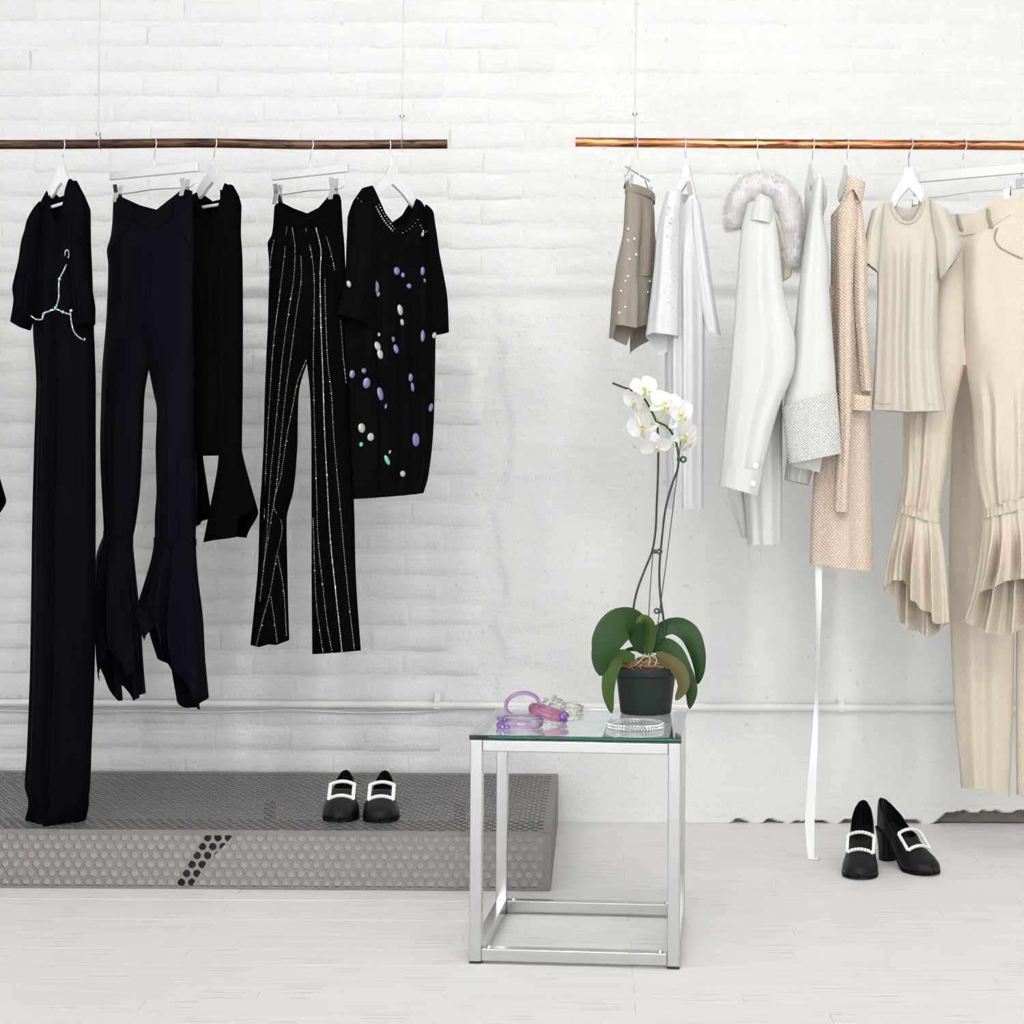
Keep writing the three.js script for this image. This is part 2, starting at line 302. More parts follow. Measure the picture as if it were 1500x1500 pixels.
// lamps out of view: ceiling panels and a track with spot lamps
function panel(x, z, w, d, power, label) {
  const g = thing('ceiling_panel', label, 'ceiling light', 'ceiling panels');
  mesh('panel_frame', rbox(w + 0.06, 0.04, d + 0.06, 0.008, 0, 0.012, 0), M.lampBody, g);
  mesh('diffuser', box(w, 0.006, d, 0, -0.011, 0), M.ceilPanel, g);
  g.position.set(x, CEIL - 0.033, z);
  const l = new THREE.RectAreaLight(new THREE.Color(1, 1, 0.995), power, w, d);
  l.position.set(x, CEIL - 0.052, z); l.lookAt(x, 0, z); scene.add(l);
}
PANEL.xs.forEach((x, i) => panel(x, PANEL.z, PANEL.w, PANEL.d, PANEL.powers[i], 'long white ceiling panel light above the open floor'));
{
  const t = thing('lamp_track', 'white lamp track fixed under the ceiling', 'lamp track');
  mesh('rail', rbox(3.9, 0.03, 0.035, 0.006), M.lampBody, t); t.position.set(0, CEIL - 0.016, TRACK.z);
  for (const x of TRACK.xs) {
    const s = thing('spot_lamp', 'small white spot lamp on the ceiling track', 'spot lamp', 'track spot lamps');
    const dir = V(x * 0.75 + 0.1, 1.15, -WALL).sub(V(x, TRACK.y, TRACK.z)).normalize();
    const q = new THREE.Quaternion().setFromUnitVectors(V(0, -1, 0), dir);
    mesh('lamp_arm', new THREE.CylinderGeometry(0.008, 0.008, 0.14, 10).translate(0, 0.085, 0), M.lampBody, s);
    mesh('lamp_housing', bake(new THREE.CylinderGeometry(0.06, 0.075, 0.14, 24, 1, true), V(0, 0, 0), q), M.lampBody, s);
    mesh('lamp_face', bake(new THREE.CircleGeometry(0.068, 24).rotateX(Math.PI / 2), dir.clone().multiplyScalar(0.05), q), M.lampGlow, s);
    s.position.set(x, TRACK.y, TRACK.z);
    const l = new THREE.SpotLight(new THREE.Color(1, 0.985, 0.96), TRACK.power, 0, 0.62, 0.9, 2);
    l.position.set(x, TRACK.y, TRACK.z).addScaledVector(dir, 0.075); l.target.position.copy(l.position).add(dir); l.castShadow = true; l.shadow.radius = 3; l.shadow.mapSize.set(1024, 1024);
    scene.add(l, l.target);
  }
}

// conduit and cable on the wall
{
  const y = at(750, 1032, WALL).y, z = -WALL + 0.027;
  const c = thing('wall_conduit', 'white painted conduit pipe running along the wall above the floor', 'pipe');
  mesh('pipe', new THREE.CylinderGeometry(0.0105, 0.0105, 4.2, 16).rotateZ(Math.PI / 2).translate(-0.2, y, z), M.conduit, c);
  for (const px of [642, 1230, 60]) { const p = at(px, 1030, WALL); mesh('pipe_clip', merge([rbox(0.02, 0.03, 0.014, 0.003, p.x, y + 0.004, z + 0.002), rbox(0.018, 0.02, 0.006, 0.002, p.x, y + 0.024, z - 0.008)]), M.conduit, c); }
  settle(c);
  const w = thing('wall_cable', 'thin white cables sagging under the conduit along the brick wall', 'cable');
  const f = (pts, r, nm) => mesh(nm, tube(pts.map(([x, yy]) => at(x, yy, WALL - 0.016)), r, 90, 6), M.conduit, w);
  f([[-140, 1038], [0, 1034], [60, 1038], [180, 1041], [300, 1043], [430, 1041], [540, 1044], [640, 1041], [690, 1034], [708, 1028]], 0.0035, 'cable');
  f([[-140, 1043], [0, 1041], [120, 1044], [260, 1039], [380, 1038], [470, 1040], [600, 1038], [660, 1033], [700, 1029]], 0.0028, 'cable');
  settle(w);
}

// ---------------------------------------------------------------- perforated platform
const PH = 0.138;
{
  const g = thing('perforated_platform', 'low grey perforated metal platform against the brick wall under the black clothes', 'platform');
  const fz = onLevel(400, 1303, 0).z, bz = -WALL + 0.028, xr = onLevel(806, 1306, 0).x, xl = -2.05;
  const P = 0.0243, rad = 0.0091;
  function sheet(w, h, rows, cols, x0, y0, flip) {          // hexagonal cells each with a round hole
    const pos = [], idx = [], RH = P * 0.866; const n = 12;
    const holes = [];
    for (let r = 0; r < rows; r++) for (let c = 0; c < cols; c++) {
      const cx = x0 + c * P + (r % 2 ? P / 2 : 0), cy = y0 + r * RH; holes.push([cx, cy]);
      const b = pos.length / 3;
      for (let k = 0; k < n; k++) {
        const a = k / n * 2 * Math.PI; pos.push(cx + rad * Math.cos(a), cy + rad * Math.sin(a), 0);
        const m = ((a + Math.PI / 6) % (Math.PI / 3)) - Math.PI / 6, d = (P / 2) / Math.cos(m);   // hexagon with flat sides left and right
        pos.push(cx + d * Math.cos(a), cy + d * Math.sin(a), 0);
      }
      for (let k = 0; k < n; k++) { const k2 = (k + 1) % n; idx.push(b + 2 * k, b + 2 * k + 1, b + 2 * k2 + 1, b + 2 * k, b + 2 * k2 + 1, b + 2 * k2); }
      if (r % 2 === 0 && c === cols - 1) { const e = pos.length / 3, x1 = cx + P / 2 - 0.001, x2 = cx + P + 0.001, hy = 0.0116; pos.push(x1, cy - hy, 0.0003, x2, cy - hy, 0.0003, x2, cy + hy, 0.0003, x1, cy + hy, 0.0003); idx.push(e, e + 1, e + 2, e, e + 2, e + 3); }
      // rim of the hole gives the sheet its thickness
      const q = pos.length / 3;
      for (let k = 0; k < n; k++) { const a = k / n * 2 * Math.PI; pos.push(cx + rad * Math.cos(a), cy + rad * Math.sin(a), 0, cx + rad * Math.cos(a), cy + rad * Math.sin(a), -0.002); }
      for (let k = 0; k < n; k++) { const k2 = (k + 1) % n; idx.push(q + 2 * k, q + 2 * k2, q + 2 * k2 + 1, q + 2 * k, q + 2 * k2 + 1, q + 2 * k + 1); }
    }
    const s = new THREE.BufferGeometry(); s.setAttribute('position', new THREE.Float32BufferAttribute(pos, 3)); s.setIndex(idx); s.computeVertexNormals();
    const uv = []; for (let i = 0; i < pos.length / 3; i++) uv.push(pos[i * 3], pos[i * 3 + 1]); s.setAttribute('uv', new THREE.Float32BufferAttribute(uv, 2));
    return s;
  }
  const RH = P * 0.866, width = xr - xl;
  const x0 = xl + 0.02;
  const cols = Math.floor((xr - 0.013 - x0 - P / 2) / P) + 1;
  mesh('front_sheet', sheet(width, PH, 6, cols, x0, 0.0155).translate(0, 0, fz), M.plat, g);
  const depth = fz - bz, rows = Math.floor((depth - 0.03) / RH);
  mesh('top_sheet', sheet(width, depth, rows, cols, x0, 0).rotateX(-Math.PI / 2).translate(0, PH, fz - 0.016), M.plat, g);
  const dcols = Math.floor((depth - 0.03) / P) - 1;
  mesh('side_sheet', sheet(depth, PH, 6, dcols, 0.02, 0.0155).rotateY(Math.PI / 2).translate(xr, 0, fz), M.plat, g);
  // solid margins
  const mx = x0 + cols * P - 0.003;
  const bs = depth - 0.016 - (rows - 0.5) * RH + 0.004;
  mesh('edge_frame', merge([
    box(xr - mx + 0.001, PH - 0.004, 0.003, (xr + mx) / 2, PH / 2 - 0.001, fz - 0.0009), box(xr - mx, 0.003, depth - 0.004, (xr + mx) / 2, PH - 0.0009, (fz + bz) / 2),
    box(mx - xl, 0.007, 0.003, (xl + mx) / 2, 0.0035, fz - 0.0007), box(mx - xl, 0.0105, 0.003, (xl + mx) / 2, PH - 0.0062, fz - 0.0007), box(mx - xl, 0.003, 0.007, (xl + mx) / 2, PH - 0.0007, fz - 0.0028),
    box(0.003, 0.007, depth - 0.01, xr - 0.0007, 0.0035, (fz + bz) / 2), box(0.003, 0.0105, depth - 0.01, xr - 0.0007, PH - 0.0062, (fz + bz) / 2), box(mx - xl, 0.003, bs, (xl + mx) / 2, PH - 0.0011, bz + bs / 2),
    box(0.003, PH - 0.004, 0.03, xr - 0.0005, PH / 2 - 0.001, bz + 0.015), box(0.003, PH - 0.004, 0.012, xr - 0.0005, PH / 2 - 0.001, fz - 0.008)]), M.plat, g);
  // boards behind the front sheet with a slanting gap between them
  const gx = px => onLevel(px, 1303, 0).x;
  const b1 = new THREE.Shape([V(xl + 0.01, 0.008, 0), V(gx(256), 0.008, 0), V(gx(300), PH - 0.012, 0), V(xl + 0.01, PH - 0.012, 0)].map(p => new THREE.Vector2(p.x, p.y)));
  const b2 = new THREE.Shape([V(gx(281), 0.008, 0), V(xr - 0.006, 0.008, 0), V(xr - 0.006, PH - 0.012, 0), V(gx(341), PH - 0.012, 0), V(gx(318), PH * 0.62, 0), V(gx(305), PH * 0.5, 0)].map(p => new THREE.Vector2(p.x, p.y)));
  for (const s of [b1, b2]) mesh('backing_board', new THREE.ExtrudeGeometry(s, { depth: 0.004, bevelEnabled: false }).translate(0, 0, fz - 0.0085), M.backing, g);
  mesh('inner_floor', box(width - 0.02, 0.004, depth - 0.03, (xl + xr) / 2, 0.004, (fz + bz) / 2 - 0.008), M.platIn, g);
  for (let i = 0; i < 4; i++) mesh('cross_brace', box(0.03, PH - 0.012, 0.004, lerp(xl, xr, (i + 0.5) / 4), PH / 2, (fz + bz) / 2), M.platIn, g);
  settle(g);
}

// ---------------------------------------------------------------- rails
function rail(name, label, pts, r, m, cables, groupLabel) {
  const g = thing(name, label, 'clothes rail');
  const P = pts.map(([x, y]) => at(x, y, RACK));
  const c = curve(P); mesh('rod', new THREE.TubeGeometry(c, 80, r, 20), m, g);
  for (const e of [0, 1]) { const p = c.getPoint(e); mesh('rod_end', new THREE.RingGeometry(r * 0.82, r, 20).rotateY(Math.PI / 2).translate(p.x, p.y, p.z), m, g); }
  settle(g);
  for (const [x, y, kx, ky, lab] of cables) {
    const w = thing('hanging_wire', lab, 'wire'), p = at(x, y, RACK), k = at(kx, ky, RACK), top = V(k.x + (k.x - p.x) * 0.1 + 0.01, CEIL, k.z);
    mesh('wire_strand', merge([tube([top, k.clone().lerp(top, 0.5), k], 0.0011, 4, 6), tube([k, p.clone().add(V(0.0, r + 0.0045, 0.0035)), p.clone().add(V(0, 0, r + 0.0022)), p.clone().add(V(0, -r - 0.002, 0)), p.clone().add(V(0, 0, -r - 0.002)), p.clone().add(V(0, r + 0.0045, -0.003)), k], 0.0011, 40, 6)]), M.wire, w);
    mesh('crimp', new THREE.CylinderGeometry(0.0036, 0.0036, 0.011, 10).translate(k.x, k.y, k.z), M.wire, w);
    mesh('crimp_nut', new THREE.CylinderGeometry(0.007, 0.007, 0.0045, 6).translate(k.x, k.y, k.z), M.wire, w);
    settle(w);
  }
}
rail('copper_rail', 'dark brown aged copper pipe rail carrying the black clothes', [[-420, 213], [-100, 212], [100, 211.5], [300, 209.5], [450, 212], [655, 211]], 0.0113, M.copperDark, [[147, 211, 144, 196, 'thin hanging wire beside the long black dress hanger'], [589, 211, 589, 170, 'thin hanging wire near the open end of the dark rail']]);
rail('copper_rail', 'bright orange copper pipe rail carrying the white and beige clothes', [[843, 208], [1100, 210.5], [1500, 213], [1900, 216]], 0.0115, M.copper, [[930, 208, 930, 167, 'thin hanging wire near the end of the bright copper rail']]);
const railY = px => px < 740 ? poly([[-420, 213], [-100, 212], [100, 211.5], [300, 209.5], [450, 212], [655, 211]], px) : poly([[843, 208], [1100, 210.5], [1500, 213], [1900, 216]], px);

// ---------------------------------------------------------------- hangers
// wire hook over the rail, ending at a pixel below it
function hookGeo(px, ex, ey, D = RACK) {
  const c = at(px, railY(px), RACK), r = 0.0134, e = at(ex, ey, D), pts = [];
  for (let k = 0; k <= 8; k++) { const a = -0.5 + k / 8 * (Math.PI + 0.75); pts.push(V(c.x - 0.004 + 0.001 * k, c.y + Math.sin(a) * r, c.z - Math.cos(a) * r)); }
  pts.push(V(lerp(c.x, e.x, 0.25), c.y - 0.02, c.z + 0.010)); pts.push(V(lerp(c.x, e.x, 0.8), lerp(c.y - 0.02, e.y, 0.45), lerp(c.z + 0.01, e.z, 0.6))); pts.push(e);
  return tube(pts, 0.0016, 48, 6);
}
// flat wooden top hanger: neck at (nx,ny), arms running to both shoulder pixels
function topHanger(label, px, nx, ny, left, right, yaw, opt = {}) {
  const g = thing('top_hanger', label, 'hanger', opt.group), pl = vplane(px, opt.D || RACK, yaw);
  mesh('hook', hookGeo(px, nx, ny + 2, opt.D || RACK), M.steel, g);
  const neckW = opt.neck || 7, T = 0.009;
  const L = left, Rr = right, out = [];
  out.push([nx - neckW * 0.55, ny], [nx + neckW * 0.55, ny], [nx + neckW * 1.1, ny + (opt.drop || 16)]);
  const mid = (a, b, t) => [lerp(a[0], b[0], t), lerp(a[1], b[1], t)];
  const rn = [nx + neckW * 1.1, ny + (opt.drop || 16)], ln = [nx - neckW * 1.1, ny + (opt.drop || 16)], th = opt.arm || 11;
  for (const t of [0.35, 0.7, 1]) { const p = mid(rn, Rr, t); out.push([p[0], p[1] - 3 * Math.sin(t * Math.PI)]); }
  out.push([Rr[0] - 2, Rr[1] + th]);
  for (const t of [0.7, 0.35]) { const p = mid(rn, Rr, t); out.push([p[0] - 4, p[1] + th]); }
  out.push([nx, ny + (opt.drop || 16) + th * 0.9]);
  for (const t of [0.35, 0.7]) { const p = mid(ln, L, t); out.push([p[0] + 4, p[1] + th]); }
  out.push([L[0] + 2, L[1] + th]);
  for (const t of [1, 0.7, 0.35]) { const p = mid(ln, L, t); out.push([p[0], p[1] - 3 * Math.sin(t * Math.PI)]); }
  out.push(ln);
  const to2 = p => { const h = hit(pl, p[0], p[1]).sub(pl.o); return new THREE.Vector2(h.dot(pl.u), h.y); };
  const shape = new THREE.Shape(out.map(to2));
  const geo = new THREE.ExtrudeGeometry(shape, { depth: T, bevelEnabled: true, bevelSize: 0.0015, bevelThickness: 0.0015, bevelSegments: 2 });
  geo.applyMatrix4(new THREE.Matrix4().makeBasis(pl.u, V(0, 1, 0), pl.n).setPosition(pl.o.clone().addScaledVector(pl.n, -T / 2)));
  mesh('shoulder_bar', geo, M.hanger, g);
  if (opt.lower !== false) { const a = hit(pl, lerp(nx, L[0], 0.92), lerp(ny, L[1], 0.95) + th + 16), b = hit(pl, lerp(nx, Rr[0], 0.92), lerp(ny, Rr[1], 0.95) + th + 16); mesh('lower_bar', tube([a, a.clone().lerp(b, 0.5), b], 0.004, 4, 10), M.hanger, g); }
  return settle(g);
}
// trouser hanger: flat bar, wire below it and two spring clips
function clipHanger(label, px, ex, bar, h, yaw, clips, opt = {}) {
  const g = thing('clip_hanger', label, 'hanger', opt.group), pl = vplane(px, RACK, yaw);
  const [[x0, y0], [x1, y1]] = bar;
  mesh('hook', hookGeo(px, ex, lerp(y0, y1, (ex - x0) / (x1 - x0)) + 3, pl.o.z * -1), M.steel, g);
  const a = hit(pl, x0, y0), b = hit(pl, x1, y1), len = a.distanceTo(b), dirv = b.clone().sub(a).normalize(), up = V(0, 1, 0), nn = new THREE.Vector3().crossVectors(dirv, up).normalize(), up2 = new THREE.Vector3().crossVectors(nn, dirv);
  const hh = h * RACK / F;
  const bg = rbox(len, hh, opt.thick || 0.011, 0.003).applyMatrix4(new THREE.Matrix4().makeBasis(dirv, up2, nn).setPosition(a.clone().add(b).multiplyScalar(0.5).addScaledVector(up2, -hh / 2)));
  mesh('bar', bg, opt.barMat || M.hanger, g);
  const wx0 = opt.wire ? opt.wire[0] : [x0 + 7, y0 + h + 21], wx1 = opt.wire ? opt.wire[1] : [x1 - 7, y1 + h + 21];
  mesh('wire_frame', tube([hit(pl, x0 + 7, y0 + h - 2), hit(pl, wx0[0] - 0.5, wx0[1] - 4), hit(pl, wx0[0] + 2, wx0[1]), hit(pl, lerp(wx0[0], wx1[0], 0.5), lerp(wx0[1], wx1[1], 0.5)), hit(pl, wx1[0] - 2, wx1[1]), hit(pl, wx1[0] + 0.5, wx1[1] - 4), hit(pl, x1 - 7, y1 + h - 2)], 0.0015, 60, 6), M.steel, g);
  for (const [cx, cy, ch] of clips) {                         // each clip is two jaws pinched together at the cloth
    const top = hit(pl, cx, cy), bot = hit(pl, cx, cy + ch), parts = [];
    for (const s of [-1, 1]) {
      const t2 = top.clone().addScaledVector(pl.n, s * 0.010), m2 = top.clone().lerp(bot, 0.45).addScaledVector(pl.n, s * 0.006), b2 = bot.clone().addScaledVector(pl.n, s * 0.012);
      for (const [p, q] of [[t2, m2], [m2, b2]]) {
        const d = q.clone().sub(p), l = d.length(); d.normalize(); const n2 = new THREE.Vector3().crossVectors(pl.u, d);
        parts.push(box(0.0135, l, 0.0022).applyMatrix4(new THREE.Matrix4().makeBasis(pl.u, d, n2).setPosition(p.clone().add(q).multiplyScalar(0.5))));
      }
    }
    parts.push(new THREE.CylinderGeometry(0.0035, 0.0035, 0.012, 10).rotateZ(Math.PI / 2).applyMatrix4(new THREE.Matrix4().makeBasis(pl.u, V(0, 1, 0), pl.n).setPosition(top.clone().lerp(bot, 0.42))));
    mesh('clip', merge(parts), M.steel, g);
  }
  return settle(g);
}

// ---------------------------------------------------------------- cloth
// A hollow tube of cloth: rows give its left and right edge from top to bottom in photo pixels on a vertical plane of the
// room; it bulges to both sides of that plane and carries folds.
function cloth(pl, rows, o = {}) {
  const N = o.n || 40, Mv = o.m || 64, off = o.off || 0, T = o.T ?? 0.035, Tt = o.Tt ?? T * 0.35, pw = o.pw || 0.6;
  const ys = rows.map(r => (r[1] + r[3]) / 2), y0 = ys[0], y1 = ys[ys.length - 1];
  const key = ys.map(y => (y - y0) / (y1 - y0));
  const comp = k => v => {                                   // monotone-ish cubic through the rows
    let i = 0; while (i < key.length - 2 && v > key[i + 1]) i++;
    const t = clamp((v - key[i]) / (key[i + 1] - key[i])), a = rows[i][k], b = rows[i + 1][k];
    const pa = rows[Math.max(0, i - 1)][k], pb = rows[Math.min(rows.length - 1, i + 2)][k], h = key[i + 1] - key[i];
    let m0 = i > 0 ? (b - pa) / (key[i + 1] - key[i - 1]) : (b - a) / h, m1 = i < rows.length - 2 ? (pb - a) / (key[i + 2] - key[i]) : (b - a) / h;
    const sl = (b - a) / h; if (sl === 0) { m0 = m1 = 0; } else { if (m0 / sl < 0) m0 = 0; if (m1 / sl < 0) m1 = 0; if (m0 / sl > 3) m0 = 3 * sl; if (m1 / sl > 3) m1 = 3 * sl; }
    const t2 = t * t, t3 = t2 * t; return (2 * t3 - 3 * t2 + 1) * a + (t3 - 2 * t2 + t) * h * m0 + (-2 * t3 + 3 * t2) * b + (t3 - t2) * h * m1;
  };
  const fx0 = comp(0), fy0 = comp(1), fx1 = comp(2), fy1 = comp(3);
  const vd = o.vd || 0.25, vh = o.vh || 0.6, k = o.k || 3, A = o.A ?? 0.006, ph = o.ph ?? rnd() * 6, drift = o.drift ?? 0.5;
  function point(u, v, side) {
    let px = lerp(fx0(v), fx1(v), u), py = lerp(fy0(v), fy1(v), u);
    const top = side > 0 ? o.topF : (o.topB || o.topF), hem = side > 0 ? o.hemF : (o.hemB || o.hemF);
    if (top && v < vd) py += poly(top, u) * (1 - v / vd);
    if (hem && v > vh) py += poly(hem, u) * (v - vh) / (1 - vh);
    const env = Math.pow(Math.sin(Math.PI * clamp(u, 0.0001, 0.9999)), pw);
    let prof = env;
    if (o.split) { const w = smooth(o.split[1], 1, v), us = o.split[0], uu = u < us ? 0.5 * u / us : 0.5 + 0.5 * (u - us) / (1 - us); prof = lerp(env, Math.pow(Math.abs(Math.sin(2 * Math.PI * uu)), pw), w); }
    const t = lerp(Tt, T, smooth(0, o.tv || 0.25, v)) * (o.tb ? lerp(1, o.tb, smooth(0.6, 1, v)) : 1);
    const Av = A * (o.Av ? o.Av(v) : smooth(0, 0.35, v));
    const f = Av * env * (0.62 * Math.sin(2 * Math.PI * k * u + ph + drift * 3 * v + side) + 0.38 * Math.sin(2 * Math.PI * k * 1.73 * u + ph * 2.1 - drift * 2 * v));
    const extra = o.extra ? o.extra(u, v, side) : 0;
    const P = hit(pl, px, py);
    return P.addScaledVector(pl.n, side * t * prof + f + extra + off);
  }
  const pos = [], uv = [], idx = [], ring = 2 * N;
  for (let j = 0; j <= Mv; j++) {
    const v = j / Mv, a = point(0, v, 1), b = point(1, v, 1), w = a.distanceTo(b);
    for (let i = 0; i < ring; i++) {
      const side = i <= N ? 1 : -1, u = i <= N ? i / N : 1 - (i - N) / N;
      const p = point(u, v, side); pos.push(p.x, p.y, p.z); uv.push(side > 0 ? u * w : 2 * w - u * w, p.y);
    }
  }
  for (let j = 0; j < Mv; j++) for (let i = 0; i < ring; i++) { const i2 = (i + 1) % ring, a = j * ring + i, b = j * ring + i2, c = a + ring, d = b + ring; idx.push(a, c, d, a, d, b); }
  const g = new THREE.BufferGeometry();
  g.setAttribute('position', new THREE.Float32BufferAttribute(pos, 3)); g.setAttribute('uv', new THREE.Float32BufferAttribute(uv, 2)); g.setIndex(idx); g.computeVertexNormals();
  // point of the front surface seen at a pixel
  g.surf = (px, py, lift = 0) => {
    let qx = px, qy = py, P;
    for (let it = 0; it < 6; it++) {
      let v = clamp((qy - y0) / (y1 - y0)), u = 0.5;
      for (let q = 0; q < 8; q++) { u = clamp((qx - fx0(v)) / (fx1(v) - fx0(v)), 0.01, 0.99); v = clamp(v + (qy - lerp(fy0(v), fy1(v), u)) / (y1 - y0)); }
      P = point(u, v, 1).addScaledVector(pl.n, lift);
      const [sx, sy] = pixel(P); qx += 0.8 * (px - sx); qy += 0.8 * (py - sy);
    }
    return P;
  };
  return g;
}
const seam = (g, pts, r = 0.0012, lift = 0.0008, n = 30) => tube(pts.map(([x, y]) => g.surf(x, y, lift)), r, n, 5);
// string of tiny faceted stones along a line of a garment
function stones(surf, pts, step, r, lift = 0.001) {
  const c = curve(pts.map(([x, y]) => surf(x, y, lift))), n = Math.max(2, Math.round(c.getLength() / step)), list = [];
  for (let i = 0; i <= n; i++) { const p = c.getPointAt(i / n); list.push(new THREE.OctahedronGeometry(r * rr(0.85, 1.15), 0).rotateX(rr(0, 3)).rotateY(rr(0, 3)).translate(p.x, p.y, p.z)); }
  return merge(list);
}

// ---- dark rail -----------------------------------------------------------------
topHanger('white wooden hanger inside the long black dress', 95, 91, 244, [74, 279], [104, 270], 15, { D: RACK - 0.02, neck: 7, drop: 14, arm: 10 });
{
  const g = thing('long_dress', 'long navy black dress with short sleeves reaching down to the metal platform', 'dress'), pl = vplane(95, RACK - 0.02, 15);
  const topF = [[0, 0], [0.2, -34], [0.3, -46], [0.36, -22], [0.42, 4], [0.48, 8], [0.55, -10], [0.6, -38], [0.66, -53], [0.72, -52], [0.88, -24], [1, 0]];
  const topB = [[0, 0], [0.2, -34], [0.3, -46], [0.42, -34], [0.55, -36], [0.66, -53], [0.72, -52], [0.88, -24], [1, 0]];
  const bodyG = cloth(pl, [[47, 331, 133, 309], [50, 400, 134, 392], [50, 483, 136, 475], [55, 560, 139, 560], [52, 650, 139, 650], [49, 760, 139, 760], [47, 900, 139, 900], [45, 1000, 137, 1000], [41, 1100, 133, 1100], [38, 1152, 131, 1152], [47, 1179, 127, 1178], [41, 1201, 120, 1203]],
    { T: 0.05, Tt: 0.012, topF, topB, vd: 0.09, k: 3, A: 0.012, drift: 0.15, m: 130, n: 48, ph: 1, tv: 0.12, extra: (u, v) => v > 0.95 ? 0.012 * Math.sin(u * 9 + 40 * v) * smooth(0.95, 0.98, v) : 0 });
  mesh('dress_body', bodyG, M.navyDress, g);
  mesh('sleeve', cloth(pl, [[44, 336, 66, 296], [36, 385, 66, 380], [26, 424, 62, 430], [29, 440, 60, 450], [26, 470, 50, 485]], { off: 0.02, T: 0.03, Tt: 0.012, A: 0.005, k: 2, m: 30, n: 24, ph: 2 }), M.navyDress, g);
  mesh('sleeve', cloth(pl, [[108, 296, 132.5, 306], [110, 370, 136, 380], [113, 430, 141, 425], [116, 462, 145.5, 452], [118, 484, 145, 474]], { off: 0.022, T: 0.03, Tt: 0.012, A: 0.005, k: 2, m: 30, n: 24, ph: 4 }), M.navyDress, g);
  const c = thing('body_chain', 'sparkling crystal body chain draped over the front of the long black dress', 'jewellery');
  const lift = 0.028, sf = bodyG.surf;
  const strand = (pts, nm, m, step = 0.0036, r = 0.0023) => mesh(nm, stones(sf, pts, step, r, lift), m, c);
  strand([[95, 374], [96, 368], [99, 366], [101, 371], [100, 377]], 'chain_loop', M.crystal, 0.003, 0.0018);
  strand([[97, 388], [92, 399], [87, 409], [86, 422], [86, 436], [82, 450]], 'chain_strand', M.crystal);
  mesh('chain_strand', stones(sf, [[46, 463], [51, 467], [62, 467], [63, 460], [67, 457]], 0.0036, 0.0023, 0.062), M.crystal, c);
  strand([[66, 458], [72, 456], [82, 453], [92, 457], [104, 461]], 'chain_strand', M.crystal);
  strand([[103, 458], [105, 474], [109, 487], [117, 495], [126, 498], [135, 496]], 'chain_strand', M.crystal);
  for (const [x, y, m] of [[87, 409, M.crystalTeal], [81, 451, M.crystalTeal], [92, 457, M.crystalTeal], [64, 460, M.crystalBlue], [104, 455, M.crystalGold]]) { const p = sf(x, y, lift + 0.002); mesh('chain_stone', new THREE.OctahedronGeometry(0.0042, 1).translate(p.x, p.y, p.z), m, c); }
  settle(c); settle(g);
}
// black top with flared sleeves; used again at the far left
function flaredTop(dx, dy, px, label) {
  const g = thing('flared_top', label, 'top'), pl = vplane(px, RACK, 34), q = r => r.map(([a, b, c, d]) => [a + dx, b + dy, c + dx, d + dy]);
  const topF = [[0, 0], [0.1, -12], [0.2, -16], [0.27, 0], [0.36, 14], [0.5, 20], [0.6, 8], [0.66, -14], [0.72, -32], [0.8, -30], [0.92, -16], [1, 0]];
  const topB = [[0, 0], [0.1, -12], [0.2, -16], [0.4, -5], [0.6, -10], [0.72, -32], [0.8, -30], [0.92, -16], [1, 0]];
  const b = cloth(pl, q([[276, 297, 354, 302], [278, 380, 352, 380], [280, 480, 350, 480], [281, 580, 348, 580], [283, 668, 345, 665]]), { T: 0.035, Tt: 0.01, topF, topB, vd: 0.2, k: 3, A: 0.009, drift: 0.1, ph: 0.5 });
  mesh('top_body', b, M.blackTop, g);
  mesh('sleeve', cloth(pl, q([[330, 279, 355, 297], [331, 340, 357.5, 345], [331, 450, 359, 450], [330, 560, 359, 560], [331, 640, 357.5, 640], [332, 662, 357, 657]]), { off: 0.016, T: 0.028, Tt: 0.012, A: 0.005, k: 2, ph: 1.5, drift: 0.1 }), M.blackTop, g);
  mesh('flared_cuff', cloth(pl, q([[332, 660, 357, 655], [328, 692, 365, 685], [319, 735, 374, 715], [306, 794, 383, 745]]), { off: 0.016, T: 0.028, Tt: 0.028, A: 0.02, k: 1.6, ph: 0.4, Av: v => v, hemF: [[0, 0], [0.35, 10], [0.72, 28], [0.74, 2], [1, 0]], hemB: [[0, 0], [0.4, 12], [0.73, 30], [0.9, 10], [1, 0]], vh: 0.45, m: 40 }), M.blackTop, g);
  mesh('sleeve', cloth(pl, q([[272, 300, 292, 290], [268, 420, 290, 420], [268, 560, 287, 560], [270, 660, 287, 660]]), { off: -0.01, T: 0.025, Tt: 0.01, A: 0.004, k: 2, ph: 3 }), M.blackTop, g);
  mesh('flared_cuff', cloth(pl, q([[270, 658, 287, 658], [264, 700, 294, 700], [256, 780, 302, 755]]), { off: -0.01, T: 0.025, Tt: 0.025, A: 0.014, k: 1.5, Av: v => v, ph: 2 }), M.blackTop, g);
  return settle(g);
}
topHanger('white wooden hanger inside the black top beside the navy trousers', 317, 313, 243, [291, 280], [330, 274], 34, { neck: 7, drop: 14, arm: 10 });
flaredTop(0, 0, 317, 'plain black long sleeved top with flared cuffs hanging beside the navy trousers');
topHanger('white wooden hanger inside the black top at the cut-off end of the dark rail', -52, -56, 209 + 34, [-78, 262], [-39, 256], 34, { neck: 7, drop: 12, arm: 10 });
flaredTop(-369, -34 + 16, -52, 'black flared sleeve garment beyond the long black dress, only its sleeve showing');

const hipAv = v => smooth(0, 0.3, v) * (1 - smooth(0.6, 1, v));
